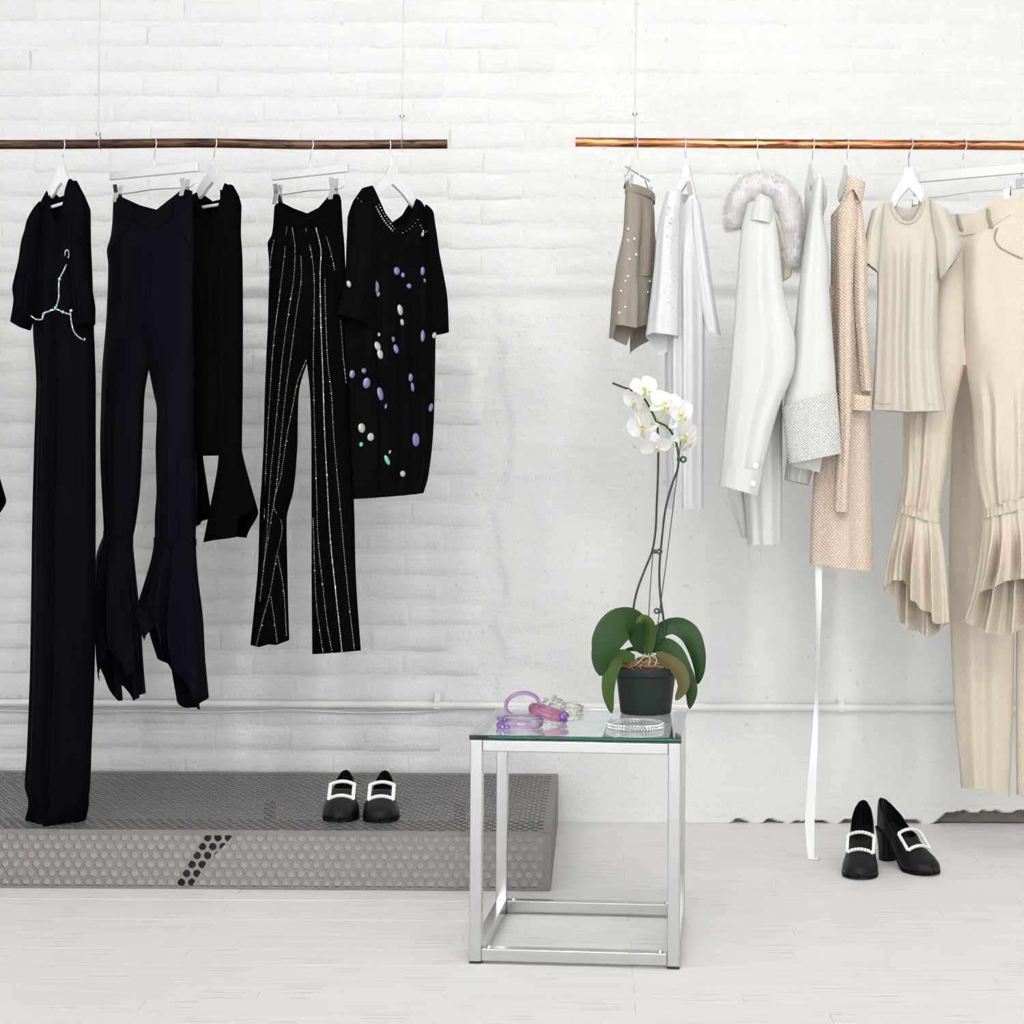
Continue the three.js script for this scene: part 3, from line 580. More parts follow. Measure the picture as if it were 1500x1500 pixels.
// trousers: hips, two legs and optional gathered cuffs
function ruffle(pl, rows, o) { return cloth(pl, rows, { T: 0.032, Tt: 0.03, A: 0.03, k: 3.4, Av: v => 0.15 + 0.85 * smooth(0, 0.7, v), m: 56, n: 72, vh: 0.15, drift: 0.15, ...o }); }
clipHanger('white trouser hanger with steel clips holding the navy trousers', 229, 226, [[162, 251], [291, 237.5]], 13.5, 30, [[173, 271, 26], [271, 262, 26]], { wire: [[168, 283], [284, 272]] });
{
  const g = thing('ruffled_trousers', 'dark navy trousers with gathered ruffle cuffs hanging from a clip hanger', 'trousers'), pl = vplane(229, RACK, 30);
  const V0 = [[0, 0], [0.08, -2], [0.3, 14], [0.5, 23], [0.58, 22], [0.8, 2], [0.9, -8], [1, -4]];
  const hip = cloth(pl, [[166, 291, 282, 284], [163, 345, 284, 340], [157, 368, 285, 372], [159, 390, 284, 390], [157, 450, 284, 450], [152, 533, 284, 533]], { T: 0.035, Tt: 0.012, topF: V0, topB: V0.map(([a, b]) => [a, b * 0.85 - 1]), vd: 0.35, split: [0.5, 0.7], Av: hipAv, A: 0.006, k: 2, ph: 0.3 });
  mesh('hips', hip, M.navy, g);
  mesh('leg', cloth(pl, [[152, 533, 218, 533], [150, 575, 210, 575], [148, 650, 206, 650], [151, 715, 202, 720], [154, 762, 197, 762], [156, 779, 191, 794]], { T: 0.035, Tt: 0.035, tb: 0.8, A: 0.006, k: 2.5, ph: 2 }), M.navy, g);
  mesh('leg', cloth(pl, [[218, 533, 284, 533], [226, 572, 284, 572], [232, 602, 283, 602], [230, 660, 284, 660], [231, 720, 286, 720], [228, 760, 286, 760], [228, 790, 285, 792]], { T: 0.035, Tt: 0.035, tb: 0.85, A: 0.007, k: 3, ph: 1 }), M.navy, g);
  mesh('gathered_cuff', ruffle(pl, [[156, 777, 191, 792], [142, 815, 195, 830], [140, 880, 201, 890], [140, 950, 204, 940], [144, 985, 208, 985]], { hemF: [[0, -20], [0.15, 5], [0.3, 12], [0.45, -60], [0.6, -40], [0.8, 5], [1, -20]], hemB: [[0, -10], [0.2, 45], [0.33, 40], [0.42, 18], [0.5, 45], [0.8, 35], [1, 30]], ph: 2, k: 2.6 }), M.navy, g);
  mesh('gathered_cuff', ruffle(pl, [[228, 790, 285, 792], [220, 835, 287, 835], [207, 890, 294, 890], [200, 920, 297, 940], [214, 965, 302, 990]], { hemF: [[0, -40], [0.12, -30], [0.25, -65], [0.4, -70], [0.55, 10], [0.7, -10], [0.85, 40], [1, 28]], hemB: [[0, -42], [0.15, -5], [0.3, 8], [0.45, 40], [0.55, 60], [0.75, 58], [1, 28]], ph: 4.5, k: 3.2 }), M.navy, g);
  mesh('elastic_band', cloth(pl, [[154.5, 776, 192, 791], [154.5, 785, 192, 800]], { T: 0.031, Tt: 0.031, A: 0.0025, k: 9, Av: () => 1, m: 4, n: 60 }), M.navy, g);
  mesh('elastic_band', cloth(pl, [[227, 787, 286, 789], [227, 798, 286, 800]], { T: 0.033, Tt: 0.033, A: 0.0025, k: 11, Av: () => 1, m: 4, n: 70 }), M.navy, g);
  mesh('pocket_seam', seam(hip, [[196, 320], [185, 338], [173, 352], [160, 364]]), M.navy, g);
  mesh('pocket_seam', seam(hip, [[262, 322], [266, 340], [275, 356], [283, 366]]), M.navy, g);
  mesh('waist_seam', seam(hip, [[170, 312], [200, 326], [222, 336], [250, 322], [280, 306]]), M.navy, g);
  mesh('fly_seam', seam(hip, [[221, 330], [221, 370], [220, 412], [219, 440]]), M.navy, g);
  for (const [x, y] of [[194, 312], [252, 308]]) mesh('belt_loop', tube([hip.surf(x, y - 10, 0.002), hip.surf(x, y, 0.004), hip.surf(x, y + 12, 0.002)], 0.0025, 8, 6), M.navy, g);
  settle(g);
}
clipHanger('white trouser hanger with steel clips holding the crystal striped trousers', 458, 454, [[399, 253], [510, 240]], 12, 30, [[407, 270, 30], [489, 261, 32]], { wire: [[404, 284], [503, 275]] });
{
  const g = thing('striped_trousers', 'black trousers with rows of crystal pinstripes down both legs', 'trousers'), pl = vplane(458, RACK, 30);
  const V0 = [[0, 0], [0.08, -4], [0.25, 8], [0.45, 18], [0.7, 6], [0.85, -12], [0.95, -14], [1, -4]];
  const hip = cloth(pl, [[402, 302, 500, 298], [398, 345, 503, 345], [392, 356, 504, 352], [394, 385, 506, 385], [393, 450, 508, 450], [391, 528, 510, 528]], { T: 0.032, Tt: 0.012, topF: V0, topB: V0.map(([a, b]) => [a, b * 0.8 - 3]), vd: 0.3, split: [0.49, 0.7], Av: hipAv, A: 0.005, k: 2, ph: 1 });
  mesh('hips', hip, M.blackTop, g);
  const l1 = cloth(pl, [[391, 528, 450, 528], [390, 560, 438, 566], [389, 600, 435, 600], [388, 650, 434, 655], [385, 710, 428, 720], [383, 750, 417, 762], [380, 830, 419, 850], [374, 890, 421, 895], [368, 944, 423, 936]], { T: 0.03, Tt: 0.03, A: 0.004, k: 2, ph: 0.2, hemF: [[0, 0], [0.45, 6], [1, 0]], vh: 0.9 });
  const l2 = cloth(pl, [[450, 528, 510, 528], [455, 575, 511, 575], [457, 650, 514, 650], [457, 740, 518, 740], [457, 850, 521, 850], [458, 958, 528, 953]], { T: 0.03, Tt: 0.03, A: 0.004, k: 2, ph: 3 });
  mesh('leg', l1, M.blackTop, g); mesh('leg', l2, M.blackTop, g);
  const sf = (x, y, lf0) => { const lf = lf0 + 0.008 * smooth(480, 520, y) * (1 - smooth(535, 580, y)); return at2(x, y, lf); };
  const at2 = (x, y, lf) => y < 528 ? hip.surf(x, y, lf) : x < 448 ? l1.surf(x, y, lf) : l2.surf(x, y, lf);
  const lines = [
    [[401, 352], [396, 385], [394, 420]], [[420, 333], [417, 370], [410, 430], [401, 500], [396, 570], [391, 660], [387, 760]],
    [[428, 334], [432, 362], [430, 410], [423, 455], [414, 520], [408, 580], [402, 640], [396, 700], [391, 780], [384, 850], [381, 880]],
    [[441, 376], [441, 410], [434, 460], [426, 520], [418, 580], [410, 660], [404, 720], [397, 760], [391, 800], [386, 830]],
    [[449, 528], [436, 560], [429, 590], [420, 640], [411, 700], [401, 740], [410, 770], [404, 820], [395, 870], [384, 910], [376, 945]],
    [[448, 335], [456, 370], [460, 405], [460, 460], [459, 528], [460, 580], [462, 650], [464, 720], [466, 790], [472, 850], [480, 920], [486, 952]],
    [[463, 334], [470, 365], [469, 400], [470, 470], [473, 550], [475, 620], [479, 700], [484, 790], [492, 870], [501, 955]],
    [[476, 410], [477, 460], [481, 540], [485, 570], [489, 640], [498, 740], [505, 820], [512, 890], [519, 950]],
    [[478, 347], [485, 370], [490, 395]], [[499, 470], [503, 520], [507, 560]],
    [[459, 760], [461, 830], [464, 890], [473, 954]], [[407, 815], [413, 860], [419, 930]], [[397, 875], [402, 910], [406, 940]],
  ];
  lines.forEach((l, i) => mesh('crystal_stripe', stones(sf, l, i === 6 ? 0.0042 : 0.005, i === 6 ? 0.002 : 0.0014, 0.0012), M.crystal, g));
  const cm = [M.crystalTeal, M.crystalBlue, M.crystalGold]; let q = 0;
  for (const l of lines) for (const [x, y] of l.filter((_, i) => i % 2)) { const p = sf(x, y + 6, 0.0022); mesh('stripe_stone', new THREE.OctahedronGeometry(0.0023, 0).translate(p.x, p.y, p.z), cm[q++ % 3], g); }
  mesh('waist_seam', seam(hip, [[404, 320], [425, 328], [450, 333], [475, 326], [499, 314]]), M.blackTop, g);
  settle(g);
}
topHanger('white wooden hanger inside the jewelled black dress', 571, 574, 243, [548, 278], [612, 298], -38, { D: RACK - 0.015, neck: 8, drop: 16, arm: 11, lower: false });
{
  const g = thing('jewelled_dress', 'short black tee dress scattered with lilac and clear jewels', 'dress'), pl = vplane(571, RACK - 0.015, -38);
  const topF = [[0, 0], [0.08, -24], [0.2, -44], [0.27, -47], [0.32, -34], [0.42, -6], [0.54, 13], [0.62, 10], [0.72, -8], [0.79, -30], [0.86, -26], [0.95, -10], [1, 0]];
  const topB = [[0, 0], [0.08, -24], [0.2, -44], [0.27, -47], [0.42, -10], [0.56, 5], [0.68, -6], [0.79, -30], [0.86, -26], [0.95, -10], [1, 0]];
  const b = cloth(pl, [[509, 318, 632, 322], [506, 400, 639, 400], [505, 495, 638, 495], [511, 560, 637, 560], [513, 640, 634, 640], [516, 700, 627, 698], [518, 731, 620, 722]], { T: 0.04, Tt: 0.014, topF, topB, vd: 0.25, k: 5, A: 0.006, drift: 0.05, n: 60, ph: 0.7 });
  mesh('dress_body', b, M.black, g);
  const sl = cloth(pl, [[511, 306, 536, 296], [503, 370, 540, 370], [493, 430, 541, 425], [484, 462, 532, 479]], { off: 0.03, T: 0.022, Tt: 0.012, A: 0.004, k: 2, m: 36, n: 28 });
  mesh('sleeve', sl, M.black, g);
  mesh('sleeve', cloth(pl, [[620, 300, 632, 318], [622, 370, 637, 365], [626, 440, 650, 432], [632, 492, 652.5, 487]], { off: 0.01, T: 0.022, Tt: 0.012, A: 0.003, k: 2, m: 36, n: 28 }), M.black, g);
  const gem = (x, y, rx, ry, m, lift = 0.003, s = b.surf) => { const p = s(x, y, lift); mesh('jewel', bake(new THREE.IcosahedronGeometry(1, 1), p, new THREE.Quaternion().setFromEuler(new THREE.Euler(0, 0.66, rr(-0.5, 0.5))), V(rx * RACK / F, ry * RACK / F, 0.004)), m, g).geometry.computeVertexNormals(); };
  const Lc = M.gemLilac, Wc = M.gemPale, Tc = M.gemTeal;
  for (const a of [[530, 317, 3, 4, Wc], [581, 397, 5, 6, Lc], [590, 403, 3, 4, Lc], [619, 397, 3.5, 6.5, Lc], [622, 411, 2, 3, Lc], [599, 419, 4, 4, Lc], [551, 420, 5, 9, Lc], [554, 431, 3, 4, Lc], [586, 454, 4.5, 8, Wc], [589, 472, 3, 5, Wc], [619, 492, 3.5, 9, Lc], [636, 491, 3.5, 5, Wc], [555, 490, 2, 3, Wc], [553, 507, 5, 7, Wc], [557, 519, 5, 7, Wc], [576, 497, 2.5, 4, Lc], [580, 511, 4, 7, Lc], [516, 548, 4.5, 6, Lc], [533, 543, 4, 4, Lc], [537, 561, 6, 8, Lc], [601, 553, 3.5, 6, Lc], [604, 567, 3, 7, Lc], [557, 577, 5, 10, Lc], [565, 595, 2, 4, Lc], [631, 597, 3.5, 6.5, Lc], [530, 627, 6, 7, Wc], [543, 640, 5.5, 6, Wc], [529, 651, 3, 3.5, Tc], [609, 644, 6, 10, Lc], [567, 674, 3.5, 8, Tc], [571, 662, 1.5, 3, Wc], [590, 694, 4.5, 4.5, Wc], [619, 343, 2, 4, Wc]]) gem(...a);
  gem(511, 416, 3.5, 5, Wc, 0.003, sl.surf);
  mesh('neckline_crystals', merge([stones(b.surf, [[551, 303], [558, 316], [566, 328], [575, 338]], 0.0062, 0.0024, 0.003), stones(b.surf, [[555, 300], [562, 313], [570, 325], [578, 335]], 0.0075, 0.0018, 0.003), stones(b.surf, [[590, 341], [602, 334], [612, 322]], 0.011, 0.0014, 0.003), stones(b.surf, [[616, 330], [622, 340], [628, 336]], 0.008, 0.0018, 0.003), stones(b.surf, [[524, 295], [534, 300], [540, 312]], 0.012, 0.0016, 0.003)]), M.crystal, g).userData.kind = 'stuff';
  settle(g);
}

// ---- bright rail ---------------------------------------------------------------
clipHanger('thin wire clip hanger holding the taupe shorts', 932, 937, [[916, 242], [952, 264]], 2.5, -58, [[921, 256, 20], [949, 274, 18]], { wire: [[918, 268], [951, 288]], barMat: M.hanger, thick: 0.006 });
{
  const g = thing('taupe_shorts', 'taupe shorts dotted with small crystals on a wire hanger', 'shorts'), pl = vplane(935, RACK, -55);
  const hip = cloth(pl, [[919, 270, 956, 291], [919, 300, 955, 318], [917, 335, 957, 345], [912, 370, 961, 382], [908, 405, 960, 405]], { T: 0.03, Tt: 0.022, A: 0.006, k: 2, split: [0.34, 0.5], m: 30 });
  mesh('hips', hip, M.taupe, g);
  const la = cloth(pl, [[908, 405, 925.5, 405], [905, 440, 925.5, 445], [902, 476, 924, 487]], { T: 0.034, Tt: 0.03, A: 0.004, k: 1.5, m: 24, n: 24, hemB: [[0, 20], [0.5, 12], [1, 20]], vh: 0.3 });
  const lb = cloth(pl, [[925.5, 405, 960, 405], [927, 440, 958, 440], [929, 472, 957, 470]], { T: 0.034, Tt: 0.03, A: 0.004, k: 1.5, m: 24, n: 30, hemF: [[0, 8], [0.4, 0], [1, 0]], hemB: [[0, 25], [0.3, 48], [0.5, 44], [1, 28]], vh: 0.2 });
  mesh('leg', la, M.taupe, g); mesh('leg', lb, M.taupe, g);
  mesh('waistband', cloth(pl, [[918.5, 268, 957, 289], [918.5, 280, 956.5, 301]], { T: 0.027, Tt: 0.025, A: 0.001, m: 6 }), M.taupe, g);
  for (const [x, y] of [[927, 335], [921, 352], [929, 350], [932, 373], [920, 380], [935, 394]]) { const p = hip.surf(x, y, 0.002); mesh('crystal', new THREE.OctahedronGeometry(0.0042, 1).translate(p.x, p.y, p.z), M.crystal, g); }
  for (const [x, y] of [[916, 405], [913, 412], [914, 426], [910, 450], [908, 458]]) { const p = la.surf(x, y, 0.002); mesh('crystal', new THREE.OctahedronGeometry(0.0038, 1).translate(p.x, p.y, p.z), M.crystal, g); }
  for (const [x, y] of [[952, 412], [949, 428]]) { const p = lb.surf(x, y, 0.002); mesh('crystal', new THREE.OctahedronGeometry(0.0034, 1).translate(p.x, p.y, p.z), M.crystal, g); }
  settle(g);
}
topHanger('white wooden hanger inside the long sparkling white dress', 1002, 1006, 243, [988, 284], [1019, 288], 20, { neck: 6, drop: 18, arm: 9, lower: false });
{
  const g = thing('sparkle_dress', 'long soft white dress with tiny crystals on the shoulder beside the taupe shorts', 'dress'), pl = vplane(1002, RACK, 15);
  const b = cloth(pl, [[984, 297, 1024, 297], [978, 360, 1028, 360], [975, 430, 1031, 430], [974, 520, 1032, 520], [975, 620, 1031, 620], [977, 745, 1030, 745]], { T: 0.045, Tt: 0.015, topF: [[0, 0], [0.15, -14], [0.35, -10], [0.5, 4], [0.68, -8], [0.85, -12], [1, 0]], topB: [[0, 0], [0.15, -14], [0.5, -14], [0.85, -12], [1, 0]], vd: 0.15, A: 0.012, k: 2.6, drift: 0.08, m: 80, ph: 2 });
  mesh('dress_body', b, M.coolWhite, g);
  const sl = cloth(pl, [[983, 288, 1006, 284], [971, 340, 1003, 345], [965, 400, 1002, 410], [953, 496, 1001, 495]], { off: 0.055, T: 0.032, Tt: 0.02, A: 0.004, k: 1.5, hemF: [[0, 0], [0.3, -4], [1, 0]], hemB: [[0, 0], [0.35, 26], [0.55, 22], [1, 0]], vh: 0.7 });
  mesh('sleeve', sl, M.coolWhite, g);
  mesh('sleeve', cloth(pl, [[1010, 290, 1026, 296], [1014, 350, 1034, 350], [1022, 420, 1044, 420], [1034, 482, 1056, 492]], { off: 0.0, T: 0.025, Tt: 0.015, A: 0.003, k: 1.5 }), M.coolWhite, g);
  const dots = []; for (let i = 0; i < 70; i++) { const y = 305 + 180 * Math.pow(rnd(), 1.6), p = sl.surf(lerp(976, 996, rnd()) - (y - 305) * 0.03, y, 0.001); dots.push(new THREE.OctahedronGeometry(rr(0.0011, 0.0019), 0).translate(p.x, p.y, p.z)); }
  mesh('crystal_scatter', merge(dots), M.crystal, g).userData.kind = 'stuff';
  for (const [x, y] of [[980, 303], [982, 326], [977, 314]]) { const p = sl.surf(x, y, 0.002); mesh('crystal', new THREE.OctahedronGeometry(0.003, 1).translate(p.x, p.y, p.z), M.crystal, g); }
  mesh('neck_label', box(0.011, 0.048, 0.001).rotateZ(0.2).translate(...hit(pl, 1012, 281).addScaledVector(pl.n, 0.012).toArray()), M.knitPlain, g);
  settle(g);
}
topHanger('white wooden hanger inside the white jacket with the fur collar', 1107, 1112, 246, [1092, 306], [1134, 302], 10, { neck: 6, drop: 24, arm: 9, lower: false });
{
  const g = thing('fur_collar_jacket', 'white jacket with a fluffy pale fur collar and a buttoned sleeve', 'jacket'), pl = vplane(1107, RACK, 5);
  const b = cloth(pl, [[1086, 330, 1138, 320], [1080, 420, 1146, 420], [1077, 520, 1147, 520], [1082, 640, 1146, 640], [1090, 730, 1146, 730], [1095, 798, 1145, 796]], { T: 0.05, Tt: 0.02, A: 0.007, k: 2, drift: 0.1 });
  mesh('jacket_body', b, M.ivory, g);
  mesh('back_panel', cloth(pl, [[1064, 640, 1092, 640], [1064, 700, 1096, 700], [1072, 745, 1098, 745], [1086, 788, 1100, 790]], { off: -0.03, T: 0.015, A: 0.003, k: 1.5, m: 24 }), M.ivory, g);
  const sl = cloth(pl, [[1094, 312, 1131, 306], [1086, 350, 1140, 372], [1079, 430, 1147, 440], [1074, 500, 1163, 508], [1069, 560, 1161, 548], [1063, 625, 1138, 605], [1058, 685, 1117, 690], [1055, 710, 1109, 725]], { off: 0.135, T: 0.035, Tt: 0.025, A: 0.006, k: 1.8, drift: 0.2, ph: 2 });
  mesh('sleeve', sl, M.ivory, g);
  mesh('cuff', cloth(pl, [[1057.5, 682, 1118, 691], [1054.5, 710, 1109.5, 726]], { off: 0.135, T: 0.038, Tt: 0.038, A: 0.001, m: 8 }), M.ivory, g);
  for (const [x, y] of [[1103, 708], [1107, 682]]) { const p = sl.surf(x, y, 0.006); mesh('button', new THREE.CylinderGeometry(0.006, 0.006, 0.003, 16).rotateX(Math.PI / 2).translate(p.x, p.y, p.z), M.pearl, g); }
  mesh('shoulder_yoke', cloth(pl, [[1106, 298, 1128, 301], [1099, 318, 1132, 316], [1096, 336, 1130, 342]], { off: 0.142, T: 0.03, Tt: 0.012, A: 0.001, m: 16, n: 24, topF: [[0, 4], [0.3, 0], [1, 4]] }), M.ivory, g);
  mesh('lining', cloth(pl, [[1130, 312, 1139, 318], [1136, 350, 1156, 362], [1140, 385, 1160, 395], [1142, 418, 1158, 408]], { off: 0.045, T: 0.012, Tt: 0.006, A: 0.003, k: 1.2, m: 20, n: 20 }), M.lining, g);
  for (const pts of [[[1098, 797], [1097, 815], [1101, 835], [1099, 850]], [[1112, 797], [1113, 805], [1116, 815], [1114, 824]]]) mesh('loose_thread', tube(pts.map(([x, y]) => hit(pl, x, y)), 0.0006, 20, 5), M.ivory, g);
  // fur: a soft core with many fine hairs
  const path = curve([[1078, 340], [1077, 315], [1088, 289], [1112, 276], [1137, 283], [1150, 305], [1156, 336], [1157, 372], [1153, 398]].map(([x, y], i) => hit(pl, x, y).add(V(0, 0, 0.03 + 0.01 * Math.sin(i)))));
  const rad = t => 0.035 * (0.55 + 0.45 * Math.sin(Math.PI * clamp(t * 0.9 + 0.08)));
  const fr = path.computeFrenetFrames(60, false), P = [], I = [];
  for (let i = 0; i <= 60; i++) { const c = path.getPointAt(i / 60), r = rad(i / 60) * (i === 0 || i === 60 ? 0.2 : 1); for (let k = 0; k < 20; k++) { const a = k / 20 * 2 * Math.PI, q = r * (0.92 + 0.16 * vnoise(i * 0.5, k * 0.7, 500)); const v = c.clone().addScaledVector(fr.normals[i], q * Math.cos(a)).addScaledVector(fr.binormals[i], q * Math.sin(a)); P.push(v.x, v.y, v.z); } }
  for (let i = 0; i < 60; i++) for (let k = 0; k < 20; k++) { const a = i * 20 + k, b2 = i * 20 + (k + 1) % 20; I.push(a, b2, b2 + 20, a, b2 + 20, a + 20); }
  const fg = new THREE.BufferGeometry(); fg.setAttribute('position', new THREE.Float32BufferAttribute(P, 3)); fg.setIndex(I); fg.computeVertexNormals();
  const fc = mesh('fur_collar', fg, M.fur, g);
  const hp = [], hi = [];
  for (let n = 0; n < 16000; n++) {
    const i = Math.floor(rnd() * 61), t = i / 60, a = rnd() * 2 * Math.PI, c = path.getPointAt(t), r = rad(t) * 0.93, d = fr.normals[i].clone().multiplyScalar(Math.cos(a)).addScaledVector(fr.binormals[i], Math.sin(a));
    const root = c.clone().addScaledVector(d, r).addScaledVector(fr.tangents[i], rr(-0.004, 0.004)), len = rr(0.008, 0.017);
    const dd = d.clone().addScaledVector(fr.tangents[i], rr(-0.5, 0.5)).add(V(rr(-0.3, 0.3), rr(-0.35, 0.15), rr(-0.3, 0.3))).normalize();
    const side = new THREE.Vector3().crossVectors(dd, V(rr(-1, 1), rr(-1, 1), rr(-1, 1))).normalize().multiplyScalar(0.00035);
    const mid = root.clone().addScaledVector(dd, len * 0.6), tip = root.clone().addScaledVector(dd, len).add(V(0, -0.002, 0)), k = hp.length / 3;
    for (const p of [root.clone().add(side), root.clone().sub(side), mid.clone().addScaledVector(side, 0.7), mid.clone().addScaledVector(side, -0.7), tip]) hp.push(p.x, p.y, p.z);
    hi.push(k, k + 1, k + 3, k, k + 3, k + 2, k + 2, k + 3, k + 4);
  }
  const hg = new THREE.BufferGeometry(); hg.setAttribute('position', new THREE.Float32BufferAttribute(hp, 3)); hg.setIndex(hi); hg.computeVertexNormals();
  mesh('fur_hairs', hg, M.fur, fc).userData.kind = 'stuff';
  settle(g);
}
topHanger('white wooden hanger inside the white shirt with the broad cuff', 1190, 1190, 241, [1181, 284], [1203, 284], 62, { neck: 4, drop: 18, arm: 9, lower: false });
{
  const g = thing('broad_cuff_shirt', 'white shirt with a broad dimpled cuff hanging between jacket and beige coat', 'shirt'), pl = vplane(1190, RACK, 0);
  const b = cloth(pl, [[1180, 290, 1206, 290], [1178, 360, 1211, 370], [1172, 460, 1210, 460], [1166, 560, 1207, 560], [1158, 640, 1204, 640], [1150, 702, 1186, 711]], { T: 0.05, Tt: 0.03, off: -0.02, A: 0.004, k: 2, topF: [[0, 0], [0.4, -16], [0.7, -20], [1, -4]], vd: 0.2 });
  mesh('shirt_body', b, M.white, g);
  const sl = cloth(pl, [[1184, 272, 1200, 272], [1178, 320, 1197, 318], [1169, 380, 1206, 378], [1162, 440, 1207, 430], [1156, 500, 1212, 500], [1148, 555, 1216, 555], [1141, 598, 1217, 580]], { off: 0.095, T: 0.035, Tt: 0.025, A: 0.004, k: 1.6, drift: 0.1, topF: [[0, 6], [0.5, -4], [1, 6]], vd: 0.1 });
  mesh('sleeve', sl, M.white, g);
  mesh('broad_cuff', cloth(pl, [[1138, 598, 1217.5, 578], [1142, 635, 1221, 620], [1148, 680, 1224, 665]], { off: 0.1, T: 0.038, Tt: 0.038, A: 0.001, m: 16 }), M.whitePique, g);
  mesh('cuff_lining', cloth(pl, [[1152, 672, 1199, 662], [1153, 682, 1197, 678], [1176, 689, 1194, 692]], { off: 0.085, T: 0.014, Tt: 0.014, A: 0.001, m: 10 }), M.white, g);
  mesh('collar', cloth(pl, [[1196, 272, 1208, 276], [1199, 300, 1209, 300], [1199, 316, 1204, 318]], { off: 0.03, T: 0.02, Tt: 0.016, A: 0.001, m: 16 }), M.white, g);
  settle(g);
}
topHanger('white wooden hanger inside the beige dotted coat', 1240, 1241, 243, [1229, 286], [1252, 286], 60, { neck: 4, drop: 18, arm: 9, lower: false });
{
  const g = thing('textured_coat', 'pale beige dotted weave coat with a hanging placket and a pocket flap', 'coat'), pl = vplane(1240, RACK, 0);
  const b = cloth(pl, [[1217, 312, 1259, 305], [1217, 370, 1267, 380], [1216, 450, 1270, 450], [1206, 560, 1274, 560], [1196, 650, 1275, 650], [1189, 740, 1277, 740], [1186, 825, 1279, 837]], { T: 0.05, Tt: 0.03, A: 0.007, k: 2, drift: 0.1, ph: 1, topF: [[0, 4], [0.4, -14], [0.7, -14], [1, 2]], vd: 0.15, m: 90 });
  mesh('coat_body', b, M.knit, g);
  mesh('side_panel', cloth(pl, [[1207, 420, 1222, 420], [1206, 480, 1221, 480], [1206, 540, 1220, 540], [1199, 640, 1214, 640]], { off: 0.008, T: 0.03, A: 0.003, k: 1 }), M.knit, g);
  const sl = cloth(pl, [[1230, 288, 1246, 287], [1221, 320, 1250, 320], [1220, 380, 1245, 380], [1221, 450, 1243, 450], [1221, 560, 1243, 560], [1222, 640, 1241, 640], [1218, 700, 1238, 700], [1216, 748, 1237, 750]], { off: 0.068, T: 0.022, Tt: 0.02, A: 0.003, k: 1.5, drift: 0.05 });
  mesh('placket', sl, M.knit, g);
  mesh('coat_front', cloth(pl, [[1243, 300, 1257, 305], [1244, 380, 1266, 380], [1246, 450, 1266, 450], [1252, 520, 1268, 520], [1256, 575, 1272, 575]], { off: 0.055, T: 0.02, Tt: 0.01, A: 0.004, k: 1.4, ph: 2 }), M.knit, g);
  mesh('pocket_flap', cloth(pl, [[1241, 579, 1272, 583], [1241, 602, 1271, 604]], { off: 0.058, T: 0.012, Tt: 0.01, A: 0.001, m: 8 }), M.knit, g);
  mesh('collar', cloth(pl, [[1234, 265, 1261, 276], [1230, 282, 1258, 290], [1228, 297, 1254, 299]], { off: 0.075, T: 0.02, Tt: 0.016, A: 0.001, m: 14, hemF: [[0, 12], [0.25, -6], [0.5, -12], [0.75, -2], [1, 8]], vh: 0.3 }), M.knit, g);
  settle(g);
  const r = thing('white_ribbon', 'long narrow white ribbon dangling from the beige coat down to the floor', 'ribbon');
  const pts = [[1194, 1204, 826], [1195, 1203, 880], [1196, 1200, 940], [1196, 1198.5, 1000], [1192, 1198.5, 1050], [1187, 1197.5, 1100], [1182, 1196, 1150], [1178, 1194, 1205], [1181, 1193, 1238], [1184, 1192, 1258]];
  const rp = [], ri = [], ru = [];
  pts.forEach(([a, c, y], i) => { for (const [x, s] of [[a, 0], [c, 1]]) for (const d of [0, 1]) { const p = hit(pl, x, y).addScaledVector(pl.n, 0.02 * Math.sin(i * 0.7) * (s - 0.5) + d * 0.0012); rp.push(p.x, Math.max(p.y, 0.004), p.z); ru.push(s, i); } });
  for (let i = 0; i < pts.length - 1; i++) { const k = i * 4, n = k + 4; ri.push(k, k + 2, n + 2, k, n + 2, n, k + 1, n + 3, k + 3, k + 1, n + 1, n + 3, k, n, n + 1, k, n + 1, k + 1, k + 2, k + 3, n + 3, k + 2, n + 3, n + 2); }
  const rg = new THREE.BufferGeometry(); rg.setAttribute('position', new THREE.Float32BufferAttribute(rp, 3)); rg.setAttribute('uv', new THREE.Float32BufferAttribute(ru, 2)); rg.setIndex(ri); rg.computeVertexNormals();
  mesh('ribbon_strip', rg, M.ribbon, r);
  const e = onLevel(1191, 1258, 0.004);
  mesh('ribbon_end', tube([e.clone().add(V(-0.014, 0.008, 0)), e.clone().add(V(-0.004, 0.004, 0.006)), e.clone().add(V(0.01, 0.001, 0.008)), e.clone().add(V(0.012, 0.004, -0.004))], 0.0035, 16, 6), M.ribbon, r);
  settle(r);
}
topHanger('white wooden hanger inside the cream T-shirt', 1334, 1331, 246, [1303, 298], [1354, 288], 10, { D: RACK - 0.05, neck: 9, drop: 18, arm: 12, lower: false });
